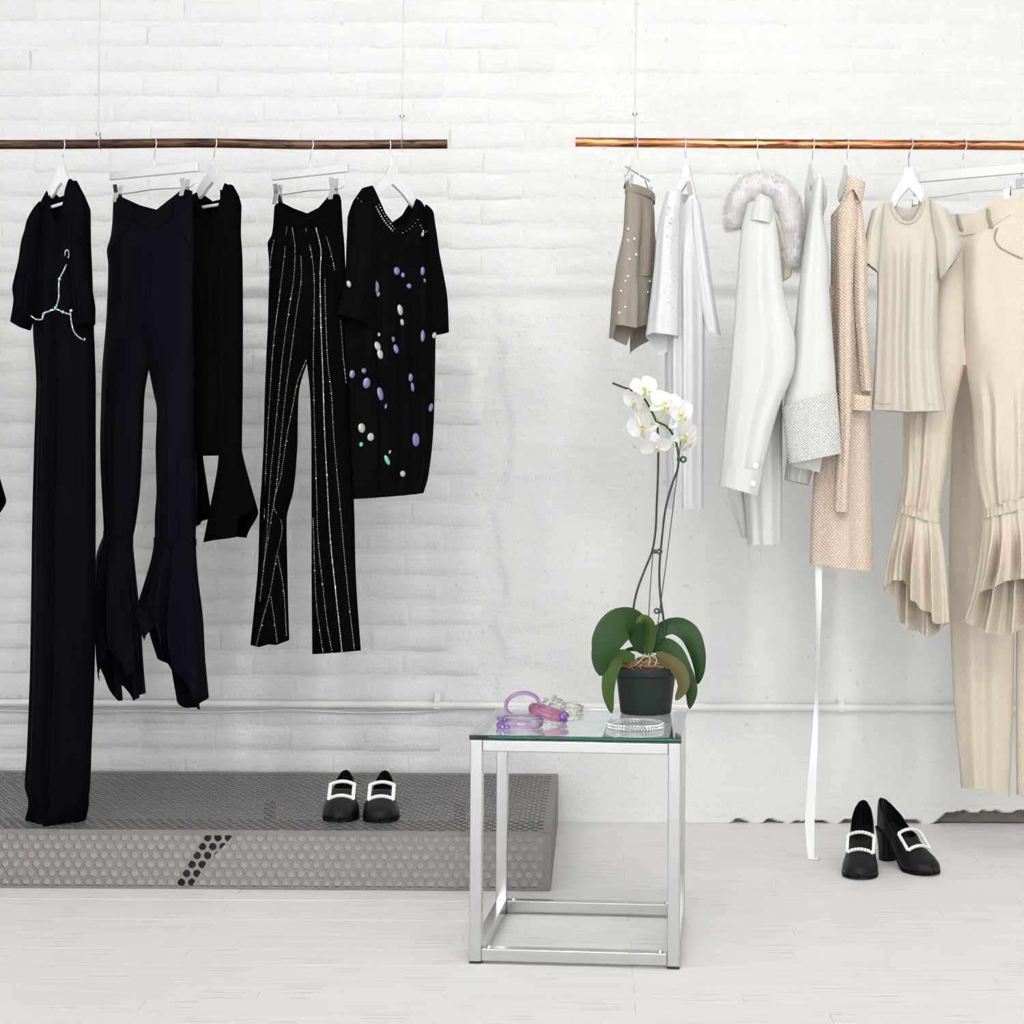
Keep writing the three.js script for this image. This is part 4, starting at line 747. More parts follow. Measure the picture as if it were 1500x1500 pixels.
{
  const g = thing('cream_tshirt', 'cream short sleeved T-shirt with a round neck', 'T-shirt'), pl = vplane(1334, RACK - 0.05, 10);
  const topF = [[0, 0], [0.14, -12], [0.25, -20], [0.33, 0], [0.42, 12], [0.5, 15], [0.58, 12], [0.66, 0], [0.74, -24], [0.86, -14], [1, 0]];
  const topB = [[0, 0], [0.14, -12], [0.25, -20], [0.36, -10], [0.5, -6], [0.62, -10], [0.74, -24], [0.86, -14], [1, 0]];
  const b = cloth(pl, [[1279, 312, 1380, 310], [1284, 360, 1378, 360], [1285, 430, 1375, 430], [1283, 500, 1374, 500], [1280, 560, 1379, 560], [1277, 600, 1386, 602]], { T: 0.04, Tt: 0.014, topF, topB, vd: 0.25, k: 3.1, A: 0.012, drift: 0.05, n: 60, ph: 1.2, hemF: [[0, 0], [0.5, 3], [1, 0]] });
  mesh('shirt_body', b, M.cream, g);
  mesh('sleeve', cloth(pl, [[1277, 309, 1297, 298], [1268, 345, 1292, 345], [1264, 374, 1290, 378], [1264, 382, 1287, 400]], { off: 0.006, T: 0.03, Tt: 0.015, A: 0.002, k: 1.5, m: 28, n: 24 }), M.cream, g);
  mesh('sleeve', cloth(pl, [[1361, 294, 1388, 308], [1365, 330, 1398, 330], [1370, 362, 1409, 360], [1376, 412, 1400, 382]], { off: 0.012, T: 0.03, Tt: 0.015, A: 0.003, k: 1.5, m: 28, n: 24 }), M.cream, g);
  mesh('neck_rib', tube([[1304, 298], [1308, 311], [1316, 322], [1329, 327], [1342, 322], [1350, 309], [1354, 294]].map(([x, y]) => b.surf(x, y, 0.0015)), 0.0032, 40, 8), M.cream, g);
  mesh('hem_seam', seam(b, [[1280, 589], [1305, 592], [1330, 593], [1360, 592], [1384, 590]], 0.0008), M.cream, g);
  settle(g);
}
clipHanger('white trouser hanger with a steel clip holding the satin trousers', 1412, 1409, [[1346, 253], [1520, 237]], 15, 26, [[1343, 277, 24], [1476, 265, 28]], { wire: [[1352, 289], [1500, 273]] });
{
  const g = thing('satin_trousers', 'beige satin trousers with gathered ruffle cuffs behind the cream T-shirt', 'trousers'), pl = vplane(1412, RACK, 26);
  const V0 = [[0, -18], [0.15, -6], [0.3, 8], [0.48, 10], [0.6, 2], [0.8, -18], [1, -14]];
  const hip = cloth(pl, [[1336, 310, 1508, 303], [1334, 350, 1512, 350], [1328, 420, 1514, 420], [1324, 500, 1516, 500], [1323, 535, 1518, 535]], { T: 0.045, Tt: 0.014, topF: V0, topB: V0.map(([a, b]) => [a, b * 0.9 - 3]), vd: 0.35, split: [0.47, 0.45], Av: hipAv, A: 0.01, k: 2.5, ph: 2.5, n: 60 });
  mesh('hips', hip, M.satin, g);
  mesh('leg', cloth(pl, [[1323, 535, 1414, 535], [1323, 600, 1398, 600], [1323, 680, 1389, 680], [1321, 715, 1382, 720], [1318, 737, 1377, 752]], { T: 0.045, Tt: 0.045, tb: 0.75, A: 0.012, k: 3, ph: 1, Av: v => smooth(0, 0.3, v) * (0.4 + 0.6 * v) }), M.satin, g);
  mesh('leg', cloth(pl, [[1414, 535, 1518, 535], [1424, 600, 1520, 600], [1427, 680, 1520, 680], [1433, 722, 1516, 716], [1440, 748, 1510, 728]], { T: 0.045, Tt: 0.045, tb: 0.75, A: 0.012, k: 3.2, ph: 3, Av: v => smooth(0, 0.3, v) * (0.4 + 0.6 * v) }), M.satin, g);
  mesh('elastic_band', cloth(pl, [[1317, 733, 1378, 751], [1315, 748, 1377, 767]], { T: 0.036, Tt: 0.036, A: 0.0035, k: 10, Av: () => 1, m: 6, n: 80 }), M.satin, g);
  mesh('elastic_band', cloth(pl, [[1439, 746, 1511, 727], [1440, 761, 1512, 743]], { T: 0.036, Tt: 0.036, A: 0.0035, k: 11, Av: () => 1, m: 6, n: 80 }), M.satin, g);
  mesh('gathered_cuff', ruffle(pl, [[1315, 747, 1377, 766], [1307, 790, 1383, 800], [1298, 840, 1388, 850], [1294, 880, 1391, 900]], { hemF: [[0, -18], [0.2, -35], [0.36, -38], [0.4, -18], [0.55, -12], [0.6, 0], [0.75, 2], [0.85, 16], [1, 12]], hemB: [[0, -16], [0.15, 2], [0.2, 30], [0.5, 40], [0.65, 42], [0.8, 30], [1, 12]], A: 0.034, k: 3.6, ph: 0.5, n: 90 }), M.satin, g);
  mesh('gathered_cuff', ruffle(pl, [[1440, 760, 1512, 742], [1436, 800, 1520, 800], [1426, 860, 1526, 860], [1412, 905, 1530, 900]], { hemF: [[0, 6], [0.15, -10], [0.25, -38], [0.45, -45], [0.55, -52], [0.8, -55], [1, -20]], hemB: [[0, 6], [0.25, 22], [0.45, 32], [0.6, 26], [0.8, 12], [1, 0]], A: 0.036, k: 3.4, ph: 2.2, n: 90 }), M.satin, g);
  mesh('waist_seam', seam(hip, [[1396, 345], [1425, 343], [1452, 332], [1480, 315]], 0.001), M.satin, g);
  for (const [x, y] of [[1449, 318], [1405, 322]]) mesh('belt_loop', tube([hip.surf(x - 2, y - 12, 0.003), hip.surf(x, y + 2, 0.007), hip.surf(x + 4, y + 16, 0.003)], 0.0042, 10, 8), M.satin, g);
mesh('pocket_seam', seam(hip, [[1461, 334], [1457, 348], [1463, 361], [1478, 370], [1498, 379]], 0.0022), M.satin, g);
  mesh('fly_seam', seam(hip, [[1412, 345], [1413, 400], [1413, 470], [1414, 520]], 0.0014), M.satin, g);
  settle(g);
}
clipHanger('white trouser hanger at the cut-off end of the bright copper rail', 1499, 1496, [[1488, 262], [1620, 247]], 15, 24, [[1506, 290, 24], [1604, 276, 26]], {});
{
  const g = thing('wide_trousers', 'long sheer beige patterned wide trousers hanging behind the satin trousers', 'trousers'), pl = vplane(1499, RACK + 0.16, 14);
  const hip = cloth(pl, [[1440, 318, 1580, 308], [1424, 400, 1588, 400], [1410, 480, 1592, 480], [1400, 540, 1594, 540]], { T: 0.03, Tt: 0.014, split: [0.47, 0.4], Av: hipAv, A: 0.006, k: 2 });
  mesh('hips', hip, M.satin, g);
  mesh('leg', cloth(pl, [[1400, 540, 1491, 540], [1395, 620, 1489, 620], [1391, 740, 1487, 740], [1390, 850, 1487, 850], [1393, 940, 1486, 940], [1398, 1040, 1484, 1040], [1408, 1154, 1479, 1160]], { T: 0.03, Tt: 0.03, A: 0.008, k: 1.7, drift: 0.1, hemF: [[0, 0], [0.5, -5], [0.8, -2], [1, 8]], vh: 0.93, ph: 4 }), M.satin, g);
  mesh('leg', cloth(pl, [[1491, 540, 1594, 540], [1490, 700, 1588, 700], [1489, 850, 1586, 850], [1488, 1000, 1584, 1000], [1489, 1164, 1580, 1160]], { T: 0.03, Tt: 0.03, A: 0.008, k: 1.7, drift: 0.1, ph: 1 }), M.satin, g);
  settle(g);
}

// ---------------------------------------------------------------- glass table
const TH = EYE - (1079 - CY) / 740;                     // top of the glass
const tableYaw = 0.078;
{
  const g = thing('glass_table', 'square chrome side table with a clear green edged glass top', 'table');
  const W = 0.418, D = 0.415, t = 0.0245, gt = 0.0095, fh = TH - gt;     // local: x right, z towards camera
  const fl = onLevel(685, 1414, 0), fr = onLevel(996, 1417.5, 0);
  const mid = fl.clone().add(fr).multiplyScalar(0.5);
  g.position.set(mid.x + Math.sin(tableYaw) * D / 2, 0, mid.z - Math.cos(tableYaw) * D / 2); g.rotation.y = -tableYaw;
  const hx = W / 2 - t / 2, hz = D / 2 - t / 2, e = 0.0022;
  for (const [sx, sz] of [[-1, 1], [1, 1], [-1, -1], [1, -1]]) {
    const l = mesh('leg', rbox(t, fh - 0.004, t, e, sx * hx, (fh + 0.004) / 2, sz * hz), M.chrome, g);
    mesh('foot_cap', rbox(t * 0.98, 0.004, t * 0.98, 0.0008, sx * hx, 0.002, sz * hz), M.rubber, l);
  }
  for (const s of [-1, 1]) {
    mesh('top_rail', rbox(W - 2 * t, t * 0.9, t, e, 0, fh - t * 0.45 - 0.001, s * hz), M.chrome, g);
    mesh('top_rail', rbox(t, t * 0.9, D - 2 * t, e, s * hx, fh - t * 0.45 - 0.001, 0), M.chrome, g);
    const b = mesh('bottom_rail', rbox(W - 2 * t, t, t, e, 0, 0.006 + t / 2, s * hz), M.chrome, g);
    mesh('bottom_rail', rbox(t, t, D - 2 * t, e, s * hx, 0.006 + t / 2, 0), M.chrome, g);
    for (const q of [-1, 1]) mesh('screw', merge([new THREE.CylinderGeometry(0.005, 0.006, 0.003, 14).translate(q * (hx - 0.026), 0.0075 + t, s * hz), new THREE.CylinderGeometry(0.0025, 0.0025, 0.0045, 6).translate(q * (hx - 0.026), 0.0085 + t, s * hz)]), M.steel, b);
  }
  mesh('glass_top', rbox(W + 0.004, gt, D + 0.004, 0.0012, 0, fh + gt / 2, 0), M.glass, g);
}

// ---------------------------------------------------------------- bangles and bracelets on the glass
function onGlass(px, py) { return onLevel(px, py, TH); }
function bangle(name, label, px, py, rad, w, th, m, rot, o = {}) {
  const g = thing(name, label, 'bracelet', o.group);
  const prof = []; for (let k = 0; k <= 16; k++) { const a = k / 16 * 2 * Math.PI; prof.push(new THREE.Vector2(rad - th / 2 + th / 2 * Math.cos(a), w / 2 * Math.sin(a))); }
  const body = new THREE.LatheGeometry(prof, 64);
  mesh('band', body, m, g);
  for (const [a0, a1, n, r, mm, yy] of o.studs || []) for (let i = 0; i < n; i++) { const a = lerp(a0, a1, n > 1 ? i / (n - 1) : 0); mesh('stud', new THREE.IcosahedronGeometry(r * rr(0.85, 1.2), 0).translate(Math.cos(a) * (rad + th * 0.2), (yy || 0) * (i % 2 ? 1 : -1), Math.sin(a) * (rad + th * 0.2)), mm, g); }
  g.rotation.set(...rot); const p = onGlass(px, py); g.position.set(p.x, 0, p.z); g.updateMatrixWorld(true);
  const b = new THREE.Box3().setFromObject(g, true); g.position.y = TH - b.min.y + 0.0005 + (o.lift || 0); return g;
}
bangle('bangle', 'thick pale lilac bangle lying flat on the glass with violet studs', 764, 1066, 0.045, 0.021, 0.009, M.lilacGlass, [0, 0.4, 0], { studs: [[2.6, 3.7, 9, 0.0055, M.violet, 0.007], [-0.5, 0.1, 4, 0.004, M.violet, 0.006]] });
bangle('bangle', 'upright lilac bangle leaning back among the other bangles', 765, 1055, 0.039, 0.01, 0.008, M.purpleGlass, [0.66, 0, 0.08], { lift: 0.006 });
bangle('bangle', 'pink translucent bangle with violet studs sloping down beside the lilac ones', 801, 1060, 0.04, 0.015, 0.008, M.pinkGlass, [0.12, 0.2, -0.3], { lift: 0.0, studs: [[-0.55, 0.9, 10, 0.0052, M.violet, 0.006]] });
bangle('bangle', 'clear faceted bangle with large stones behind the lilac bangles', 806, 1044, 0.03, 0.016, 0.008, M.clearGlass, [0.15, 0, 0.25], { studs: [[-2.2, -0.9, 5, 0.0075, M.crystal, 0.006], [0.4, 1.6, 4, 0.006, M.crystal, 0.005]] });
bangle('bangle', 'clear pale gold rimmed bangle at the back of the glass', 836, 1044, 0.026, 0.013, 0.006, M.clearGlass, [0.1, 0, -0.1], { studs: [[-0.6, 2.4, 12, 0.003, M.crystalGold, 0.004]] });
{
  const g = bangle('bracelet', 'clear rhinestone bracelet lying in front of the flower pot', 930, 1066, 0.058, 0.012, 0.004, M.clearGlass, [0, 0, 0], {});
  const list = []; for (let i = 0; i < 60; i++) { const a = i / 60 * 2 * Math.PI; for (const y of [-0.0032, 0.0032]) list.push(new THREE.OctahedronGeometry(0.0028, 0).rotateY(-a).translate(Math.cos(a) * 0.0582, y, Math.sin(a) * 0.0582)); }
  mesh('rhinestones', merge(list), M.crystal, g).userData.kind = 'stuff';
}

// ---------------------------------------------------------------- orchid
{
  const g = thing('potted_orchid', 'white orchid with drooping leaves in a dark green plastic pot on the glass table', 'potted plant');
  const base = onGlass(946, 1049); const D0 = -base.z + 0.052, s = F / D0, cx = at(946, 1000, D0).x, cz = -D0;
  const topY = at(946, 981, D0 - 0.06).y, ph = topY - TH, rb = 0.0555, rt = 0.0645, rim = 0.0705;
  const prof = [[0.001, 0.003], [rb - 0.006, 0.003], [rb - 0.002, 0], [rb, 0.003], [rt, ph - 0.02], [rt + 0.001, ph - 0.0185], [rim - 0.002, ph - 0.018], [rim, ph - 0.015], [rim, ph - 0.002], [rim - 0.001, ph], [rim - 0.004, ph - 0.0005], [rt - 0.003, ph - 0.02], [rb - 0.004, 0.01], [0.001, 0.008]];
  mesh('pot', new THREE.LatheGeometry(prof.map(([a, b]) => new THREE.Vector2(a, b)), 64).translate(cx, TH + 0.0005, cz), M.pot, g);
  mesh('soil', new THREE.LatheGeometry([[rt - 0.006, -0.02], [rt - 0.004, -0.006], [rt * 0.7, 0.003], [rt * 0.35, 0.011], [0.001, 0.016]].map(([a, b]) => new THREE.Vector2(a, b)), 32).translate(cx, topY - 0.001, cz), M.soil, g);
  const chips = []; for (let i = 0; i < 240; i++) { const a = rnd() * 6.283, r = Math.sqrt(rnd()) * (rt - 0.008); chips.push(tube([V(-0.008, 0, 0), V(0, rr(0.001, 0.004), rr(-0.003, 0.003)), V(0.008, 0, 0)], rr(0.0008, 0.0018), 4, 4).rotateY(rnd() * 6.28).rotateZ(rr(-0.4, 0.4)).translate(cx + r * Math.cos(a), topY - 0.005 + rr(0, 0.006) + 0.02 * Math.pow(1 - r / rt, 0.8), cz + r * Math.sin(a))); }
  mesh('bark_chips', merge(chips), M.bark, g).userData.kind = 'stuff';
  const P = (px, py, dz = 0) => at(px, py, D0 - dz);
  // strap leaf: spine in pixels with depth, width profile, slight keel along the middle
  function leaf(spine, w, m, facing = V(0, 0, 1), cup = 0.25) {
    const c = curve(spine.map(([x, y, d]) => P(x, y, d || 0))), n = 26, k = 8, pos = [], uv = [], idx = [], W = w / s;
    let prev = null;
    for (let i = 0; i <= n; i++) {
      const t = i / n, p = c.getPointAt(t), tan = c.getTangentAt(t); let nrm = facing.clone().addScaledVector(tan, -facing.dot(tan)); if (prev) nrm.lerp(prev, 0.5); nrm.addScaledVector(tan, -nrm.dot(tan)).normalize(); prev = nrm.clone();
      const side = new THREE.Vector3().crossVectors(tan, nrm), hw = W / 2 * Math.pow(Math.sin(Math.PI * clamp(0.1 + 0.9 * Math.pow(t, 0.95), 0, 0.997)), 0.5);
      for (const layer of [0, 1]) for (let j = 0; j <= k; j++) { const q = j / k * 2 - 1, v = p.clone().addScaledVector(side, q * hw).addScaledVector(nrm, cup * hw * (Math.abs(q) - 0.5) * -1 + (layer ? -0.0016 : 0) * (1 - q * q)); pos.push(v.x, v.y, v.z); uv.push(q, t); }
    }
    const row = 2 * (k + 1);
    for (let i = 0; i < n; i++) for (const l of [0, 1]) for (let j = 0; j < k; j++) { const a = i * row + l * (k + 1) + j, b = a + 1, c2 = a + row, d = c2 + 1; idx.push(a, c2, d, a, d, b); }
    const lg = new THREE.BufferGeometry(); lg.setAttribute('position', new THREE.Float32BufferAttribute(pos, 3)); lg.setAttribute('uv', new THREE.Float32BufferAttribute(uv, 2)); lg.setIndex(idx); lg.computeVertexNormals(); return mesh('leaf', lg, m, g);
  }
  leaf([[944, 948, 0], [932, 918, 0.02], [915, 912, 0.045], [897, 930, 0.065], [883, 958, 0.07], [880, 990, 0.065]], 46, M.leaf, V(0.25, 0.35, 1), 0.15);
  leaf([[943, 945, 0], [930, 912, -0.01], [912, 903, 0.0], [893, 913, 0.015], [878, 936, 0.02], [872, 960, 0.02]], 33, M.leafLight, V(0.1, 0.7, 0.8), 0.15);
  leaf([[930, 965, 0.02], [908, 962, 0.045], [895, 985, 0.055], [891, 1012, 0.055], [896, 1045, 0.05]], 22, M.leafLight, V(0.2, 0.2, 1), 0.1);
  leaf([[951, 948, 0], [966, 924, 0.0], [988, 916, 0.0], [1008, 926, 0.01], [1020, 952, 0.015], [1024, 980, 0.015], [1022, 1002, 0.01]], 30, M.leaf, V(-0.5, 0.55, 0.8), 0.2);
  leaf([[955, 950, 0], [972, 944, 0.015], [987, 954, 0.03], [1000, 980, 0.04], [1012, 1010, 0.04], [1010, 1038, 0.035]], 26, M.leaf, V(-0.3, 0.5, 0.9), 0.2);
  leaf([[960, 960, 0.02], [980, 969, 0.04], [996, 984, 0.055], [1001, 1004, 0.06], [990, 1026, 0.06]], 22, M.leafOlive, V(-0.3, 0.3, 1), 0.15);
  leaf([[948, 960, 0.005], [952, 935, 0.015], [951, 914, 0.03], [942, 906, 0.04], [932, 912, 0.05]], 18, M.leafLight, V(-0.4, 0.2, 1), 0.3);
  leaf([[945, 958, 0], [935, 951, -0.02], [921, 951, -0.03], [906, 962, -0.035]], 11, M.leaf, V(0, 0.8, 0.6), 0.2);
  leaf([[940, 955, 0], [928, 936, 0.005], [918, 925, 0.01]], 14, M.leaf, V(0, 0.3, 1), 0.3);
  for (const pts of [[[945, 958], [938, 968], [930, 975]], [[950, 958], [952, 968], [948, 978]], [[956, 958], [962, 968], [958, 976]]]) mesh('aerial_root', tube(pts.map(([x, y], i) => P(x, y, 0.02 + 0.012 * i)), 0.0022, 14, 8), M.root, g);
  const stemM = (pts, r, m, nm) => mesh(nm, tube(pts.map(([x, y, d]) => P(x, y, d || 0)), r, 90, 8), m, g);
  stemM([[944, 955], [935, 930], [928, 900], [932, 870], [944, 836], [955, 808], [960, 780], [962, 740], [964, 690], [964, 650], [962, 620], [953, 600], [942, 582], [928, 573], [912, 567], [897, 561]], 0.0024, M.stem, 'flower_stem');
  stemM([[965, 957, 0.01], [973, 938, 0.01], [972, 908, 0.01], [967, 870, 0.01], [966, 830, 0.01], [969, 795, 0.01], [975, 745, 0.01], [985, 708, 0.01], [993, 685, 0.01], [993, 660, 0.01], [987, 640, 0.012], [977, 625, 0.014], [962, 618, 0.016]], 0.0024, M.stem, 'flower_stem');
  stemM([[948, 955, -0.005], [952, 870, -0.005], [957, 802, -0.005]], 0.0013, M.stake, 'stake');
  stemM([[958, 955, 0], [975, 830, 0.002], [990, 710, 0.004], [999, 630, 0.006]], 0.0013, M.stake, 'stake');
  for (const [x, y, r] of [[960, 808, 4.2], [967, 895, 4.2], [995, 673, 4.8]]) { const p = P(x, y, 0.012), q = P(x + (x === 967 ? -5 : 6), y, 0.012); mesh('stem_clip', merge([new THREE.SphereGeometry(r / s * 0.8, 14, 10).translate(p.x, p.y, p.z), new THREE.TorusGeometry(r / s * 0.75, r / s * 0.35, 8, 16).translate(q.x, q.y, q.z)]), M.clip, g); }
  for (const pts of [[[942, 582], [946, 575], [943, 568]], [[952, 600], [940, 590], [928, 585]], [[962, 616], [971, 606], [974, 596]], [[977, 625], [988, 617], [997, 611]], [[977, 629], [965, 623], [951, 620]], [[990, 646], [998, 645], [1008, 643]], [[990, 655], [984, 650], [978, 647]]]) stemM(pts.map(([x, y]) => [x, y, 0.014]), 0.0017, M.pedicel, 'pedicel');
  // flower: three sepals, two broad petals and a lip
  function petalGeo(len, w, bend) {
    const n = 10, k = 6, pos = [], idx = [], uv = [];
    for (let i = 0; i <= n; i++) { const t = i / n, hw = w / 2 * Math.pow(Math.sin(Math.PI * clamp(0.06 + 0.93 * t)), 0.7); for (let j = 0; j <= k; j++) { const q = j / k * 2 - 1; pos.push(q * hw, t * len, bend * t * t * len + 0.18 * hw * q * q + 0.0012 * Math.sin(9 * t + 5 * q)); uv.push(q, t); } }
    for (let i = 0; i < n; i++) for (let j = 0; j < k; j++) { const a = i * (k + 1) + j; idx.push(a, a + 1, a + k + 2, a, a + k + 2, a + k + 1); }
    const q = new THREE.BufferGeometry(); q.setAttribute('position', new THREE.Float32BufferAttribute(pos, 3)); q.setAttribute('uv', new THREE.Float32BufferAttribute(uv, 2)); q.setIndex(idx); q.computeVertexNormals(); return q;
  }
  const sepal = petalGeo(0.034, 0.022, -0.3), petal = petalGeo(0.036, 0.038, 0.12), lip = merge([petalGeo(0.016, 0.012, 0.6), new THREE.SphereGeometry(0.004, 10, 8)]);
  function flower(px, py, dz, yaw, pitch, roll, sc = 1) {
    const f = new THREE.Group(); f.name = 'flower'; g.add(f); f.position.copy(P(px, py, dz)); f.rotation.set(pitch, yaw, roll, 'YXZ'); f.scale.setScalar(sc * 1.12);
    for (const a of [0, 2.2, -2.2]) { const q = mesh('sepal', sepal, M.petal, f); q.rotation.z = a; q.position.z = -0.002; }
    for (const a of [1.25, -1.25]) { const q = mesh('petal', petal, M.petal, f); q.rotation.z = a; }
    const l = mesh('lip', lip, M.lip, f); l.rotation.set(0.7, 0, Math.PI); l.position.z = 0.003;
  }
  flower(943, 569, 0.006, 0.5, -0.5, 0.3, 0.95); flower(930, 588, 0.012, -1.0, 0.2, -0.2, 0.95); flower(940, 622, 0.0, -0.8, 0.3, 0.5, 1.05);
  flower(961, 654, 0.03, 0.25, 0.75, 0.3, 0.95); flower(974, 590, 0.004, 0.2, -0.45, -0.3, 0.95); flower(996, 606, 0.008, 0.8, -0.2, 0.2, 1.05); flower(1004, 636, 0.012, 1.0, 0.25, -0.3, 1.05); flower(1012, 650, -0.02, 1.2, 0.5, 0.4, 0.8);
  // place the group's origin at the pot's foot without touching shared flower shapes
  const c = V(cx, TH + 0.0005, cz), seen = new Set();
  for (const o of g.children) { if (o.isMesh) o.geometry.translate(-c.x, -c.y, -c.z); else o.position.sub(c); }
  g.position.copy(c);
}

// ---------------------------------------------------------------- shoes
function pump(label, buckleKind, o = {}) {
  const g = thing('buckle_pump', label, 'shoe', o.group), L = 0.235, hh = o.heel || 0.088;
  const wF = [[0, 0.0015], [0.025, 0.014], [0.1, 0.0255], [0.25, 0.0295], [0.4, 0.03], [0.55, 0.037], [0.7, 0.0445], [0.82, 0.0425], [0.9, 0.0355], [0.95, 0.027], [0.985, 0.014], [1, 0.002]];
  const yb = t => t < 0.22 ? hh - 0.01 * (t / 0.22) : t > 0.7 ? 0.004 + 0.004 * Math.pow((t - 0.7) / 0.3, 2) : lerp(hh - 0.01, 0.004, smooth(0.18, 0.72, t));
  const hF = [[0, 0.064], [0.04, 0.063], [0.1, 0.055], [0.2, 0.043], [0.32, 0.036], [0.44, 0.041], [0.52, 0.054], [0.6, 0.061], [0.7, 0.053], [0.82, 0.041], [0.91, 0.031], [0.97, 0.021], [1, 0.008]];
  const oF = t => t < 0.42 ? lerp(0.55, 0.85, smooth(0, 0.25, t)) : t > 0.58 ? 0 : 0.85 * Math.sqrt(1 - Math.pow((t - 0.42) / 0.16, 2));
  const n = 56, k = 14, pos = [], uv = [], idx = [];
  for (let i = 0; i <= n; i++) {
    const t = i / n, w = poly(wF, t), b = yb(t), h = poly(hF, t), op = oF(t) * w, z = (t - 0.5) * L;
    const half = []; for (let j = 0; j <= k; j++) {
      const a = j / k; if (a < 0.2) half.push([w * 0.9 * a / 0.2, b]); else { const th = (a - 0.2) / 0.8 * Math.PI / 2; half.push([op + (w - op) * Math.pow(Math.cos(th), 0.75), b + 0.002 + (h - 0.002) * Math.pow(Math.sin(th), op > 0.001 ? 1 : 0.85)]); }
    }
    for (let j = k; j >= 0; j--) { pos.push(-half[j][0], half[j][1], z); uv.push(-j / k * 0.08, t * L); } for (let j = 1; j <= k; j++) { pos.push(half[j][0], half[j][1], z); uv.push(j / k * 0.08, t * L); }
  }
  const row = 2 * k + 1; for (let i = 0; i < n; i++) for (let j = 0; j < row - 1; j++) { const a = i * row + j; idx.push(a, a + row, a + row + 1, a, a + row + 1, a + 1); }
  // close the back of the heel cup and the toe
  for (const [i, rev] of [[0, 0], [n, 1]]) { const b = i * row; for (let j = 0; j < k; j++) { const p = b + j, q = b + j + 1, r = b + row - 2 - j, s2 = b + row - 1 - j; if (rev) idx.push(p, q, r, p, r, s2); else idx.push(p, r, q, p, s2, r); } }
  const ug = new THREE.BufferGeometry(); ug.setAttribute('position', new THREE.Float32BufferAttribute(pos, 3)); ug.setAttribute('uv', new THREE.Float32BufferAttribute(uv, 2)); ug.setIndex(idx); ug.computeVertexNormals();
  mesh('upper', ug, M.leather, g);
  // sole: a thin layer following the underside
  const sp = [], si = []; for (let i = 0; i <= 30; i++) { const t = 0.02 + 0.97 * i / 30, w = poly(wF, t) * 1.02, z = (t - 0.5) * L, b = yb(t); for (const [x, y] of [[-w, b + 0.002], [w, b + 0.002], [w * 0.97, b - 0.004], [-w * 0.97, b - 0.004]]) sp.push(x, y, z); }
  for (let i = 0; i < 30; i++) for (let j = 0; j < 4; j++) { const a = i * 4 + j, b = i * 4 + (j + 1) % 4; si.push(a, b, b + 4, a, b + 4, a + 4); } si.push(0, 2, 1, 0, 3, 2, 120, 121, 122, 120, 122, 123);
  const sg = new THREE.BufferGeometry(); sg.setAttribute('position', new THREE.Float32BufferAttribute(sp, 3)); sg.setIndex(si); sg.computeVertexNormals(); mesh('sole', sg, M.leatherIn, g);
  // insole seen through the opening
  const ip = [], ii = []; for (let i = 0; i <= 20; i++) { const t = 0.03 + 0.55 * i / 20, w = poly(wF, t) * 0.9, z = (t - 0.5) * L, b = yb(t) + 0.004; ip.push(-w, b, z, w, b, z); } for (let i = 0; i < 20; i++) ii.push(i * 2, i * 2 + 1, i * 2 + 3, i * 2, i * 2 + 3, i * 2 + 2);
  const ig = new THREE.BufferGeometry(); ig.setAttribute('position', new THREE.Float32BufferAttribute(ip, 3)); ig.setIndex(ii); ig.computeVertexNormals(); mesh('insole', ig, M.leatherIn, g);
  // block heel
  const hp = [], hi = [], hn = 24; for (let r = 0; r <= 6; r++) { const q = r / 6, y = lerp(0.0005, hh - 0.006, q), rx = lerp(0.0205, 0.027, q * q), rz = lerp(0.019, 0.028, q * q), zc = -L / 2 + 0.034 - 0.002 * q; for (let j = 0; j < hn; j++) { const a = j / hn * 2 * Math.PI, c = Math.cos(a), s = Math.sin(a), e = 0.62; hp.push(Math.sign(c) * Math.pow(Math.abs(c), e) * rx, y - (q > 0.9 ? 0.008 * (Math.sign(s) * Math.pow(Math.abs(s), e) > 0 ? 1 : 0) : 0), zc + Math.sign(s) * Math.pow(Math.abs(s), e) * rz); } }
  for (let r = 0; r < 6; r++) for (let j = 0; j < hn; j++) { const a = r * hn + j, b = r * hn + (j + 1) % hn; hi.push(a, a + hn, b + hn, a, b + hn, b); } for (let j = 1; j < hn - 1; j++) hi.push(0, j, j + 1);
  const hg = new THREE.BufferGeometry(); hg.setAttribute('position', new THREE.Float32BufferAttribute(hp, 3)); hg.setIndex(hi); hg.computeVertexNormals(); mesh('block_heel', hg, M.leather, g);
  // buckle bent over the vamp
  const bw = buckleKind === 'stones' ? 0.032 : 0.029, bl = 0.027, C = buckleKind === 'stones' ? V(0, 0.079, L * 0.14) : V(0, 0.0685, L * 0.15), tau = buckleKind === 'stones' ? 0.66 : 0.5, loop = [];
  const place = (x, s) => V(x, C.y + s * Math.sin(tau) - 9 * x * x, C.z - s * Math.cos(tau));
  for (const [x, s] of [[-bw, -bl], [-bw * 0.5, -bl], [0, -bl], [bw * 0.5, -bl], [bw, -bl], [bw, 0], [bw, bl], [bw * 0.5, bl], [0, bl], [-bw * 0.5, bl], [-bw, bl], [-bw, 0]]) loop.push([x, s]);
  const list = [], per = buckleKind === 'stones' ? 26 : 60;
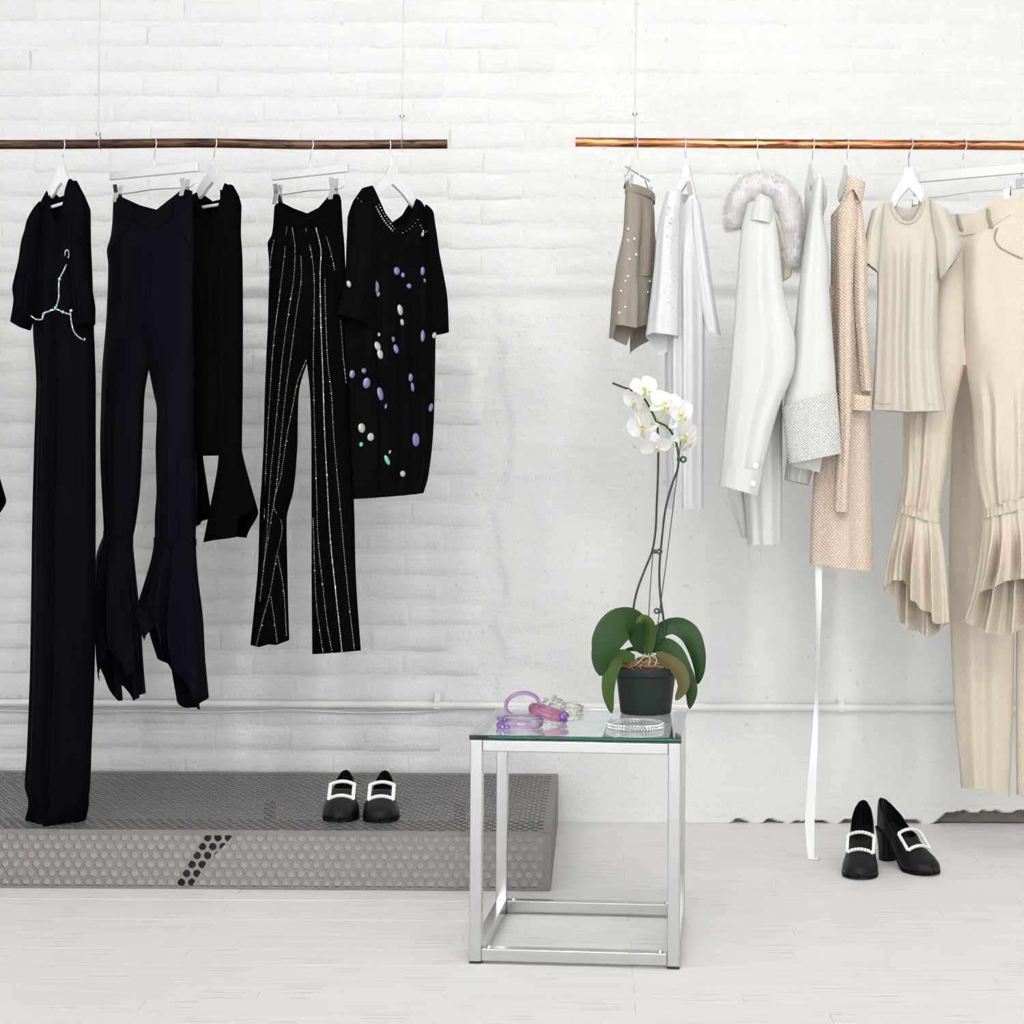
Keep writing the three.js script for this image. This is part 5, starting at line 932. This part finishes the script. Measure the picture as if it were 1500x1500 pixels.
  const bc = new THREE.CurvePath(); const edges = [[[-bw, -bl], [bw, -bl]], [[bw, -bl], [bw, bl]], [[bw, bl], [-bw, bl]], [[-bw, bl], [-bw, -bl]]];
  for (const [p, q] of edges) {
    const m = buckleKind === 'stones' ? (p[0] === q[0] ? 6 : 8) : 18, wdt = buckleKind === 'stones' ? 0.0078 : 0.0088;
    for (let i = 0; i < m; i++) {
      const a = place(lerp(p[0], q[0], i / m), lerp(p[1], q[1], i / m)), b = place(lerp(p[0], q[0], (i + 1) / m), lerp(p[1], q[1], (i + 1) / m)), d = b.clone().sub(a), l = d.length(); d.normalize();
      const nn = V(0, Math.cos(tau), Math.sin(tau)).addScaledVector(d, -V(0, Math.cos(tau), Math.sin(tau)).dot(d)).normalize(), sd = new THREE.Vector3().crossVectors(d, nn);
      list.push((buckleKind === 'stones' ? rbox(l * 0.94, 0.006, wdt, 0.0016) : box(l * 1.02, 0.0035, wdt)).applyMatrix4(new THREE.Matrix4().makeBasis(d, nn, sd).setPosition(a.add(b).multiplyScalar(0.5))));
    }
  }
  if (buckleKind !== 'stones') for (const [x, s] of edges.map(e => e[0])) { const p = place(x, s); list.push(new THREE.CylinderGeometry(0.0044, 0.0044, 0.0035, 12).rotateX(Math.PI / 2 - tau).translate(p.x, p.y, p.z)); }
  mesh('buckle', merge(list), M.pearl, g).userData.label = buckleKind === 'stones' ? 'square buckle set with white stones' : 'square white buckle';
  return g;
}
function put(g, px, py, y, turn, dist) { const p = onLevel(px, py, y); g.rotation.y = turn; g.position.set(p.x - Math.sin(turn) * dist, y + 0.0005, p.z - Math.cos(turn) * dist); }
put(pump('black pump with plain white buckle on metal platform, on the side of the long dress', 'plain', { heel: 0.024 }), 497, 1206, PH, 0.08, 0.117);
put(pump('black pump with plain white buckle on metal platform, on the side of the table', 'plain', { heel: 0.024 }), 556, 1207, PH, 0.07, 0.117);
put(pump('black pump with stone buckle on wooden floor, pointing straight out beside the ribbon', 'stones'), 1258, 1290, 0, -0.2, 0.117);
put(pump('black pump with stone buckle on wooden floor, turned aside so its block heel shows', 'stones'), 1368, 1284, 0, 0.42, 0.117);

renderer.render(scene, camera);
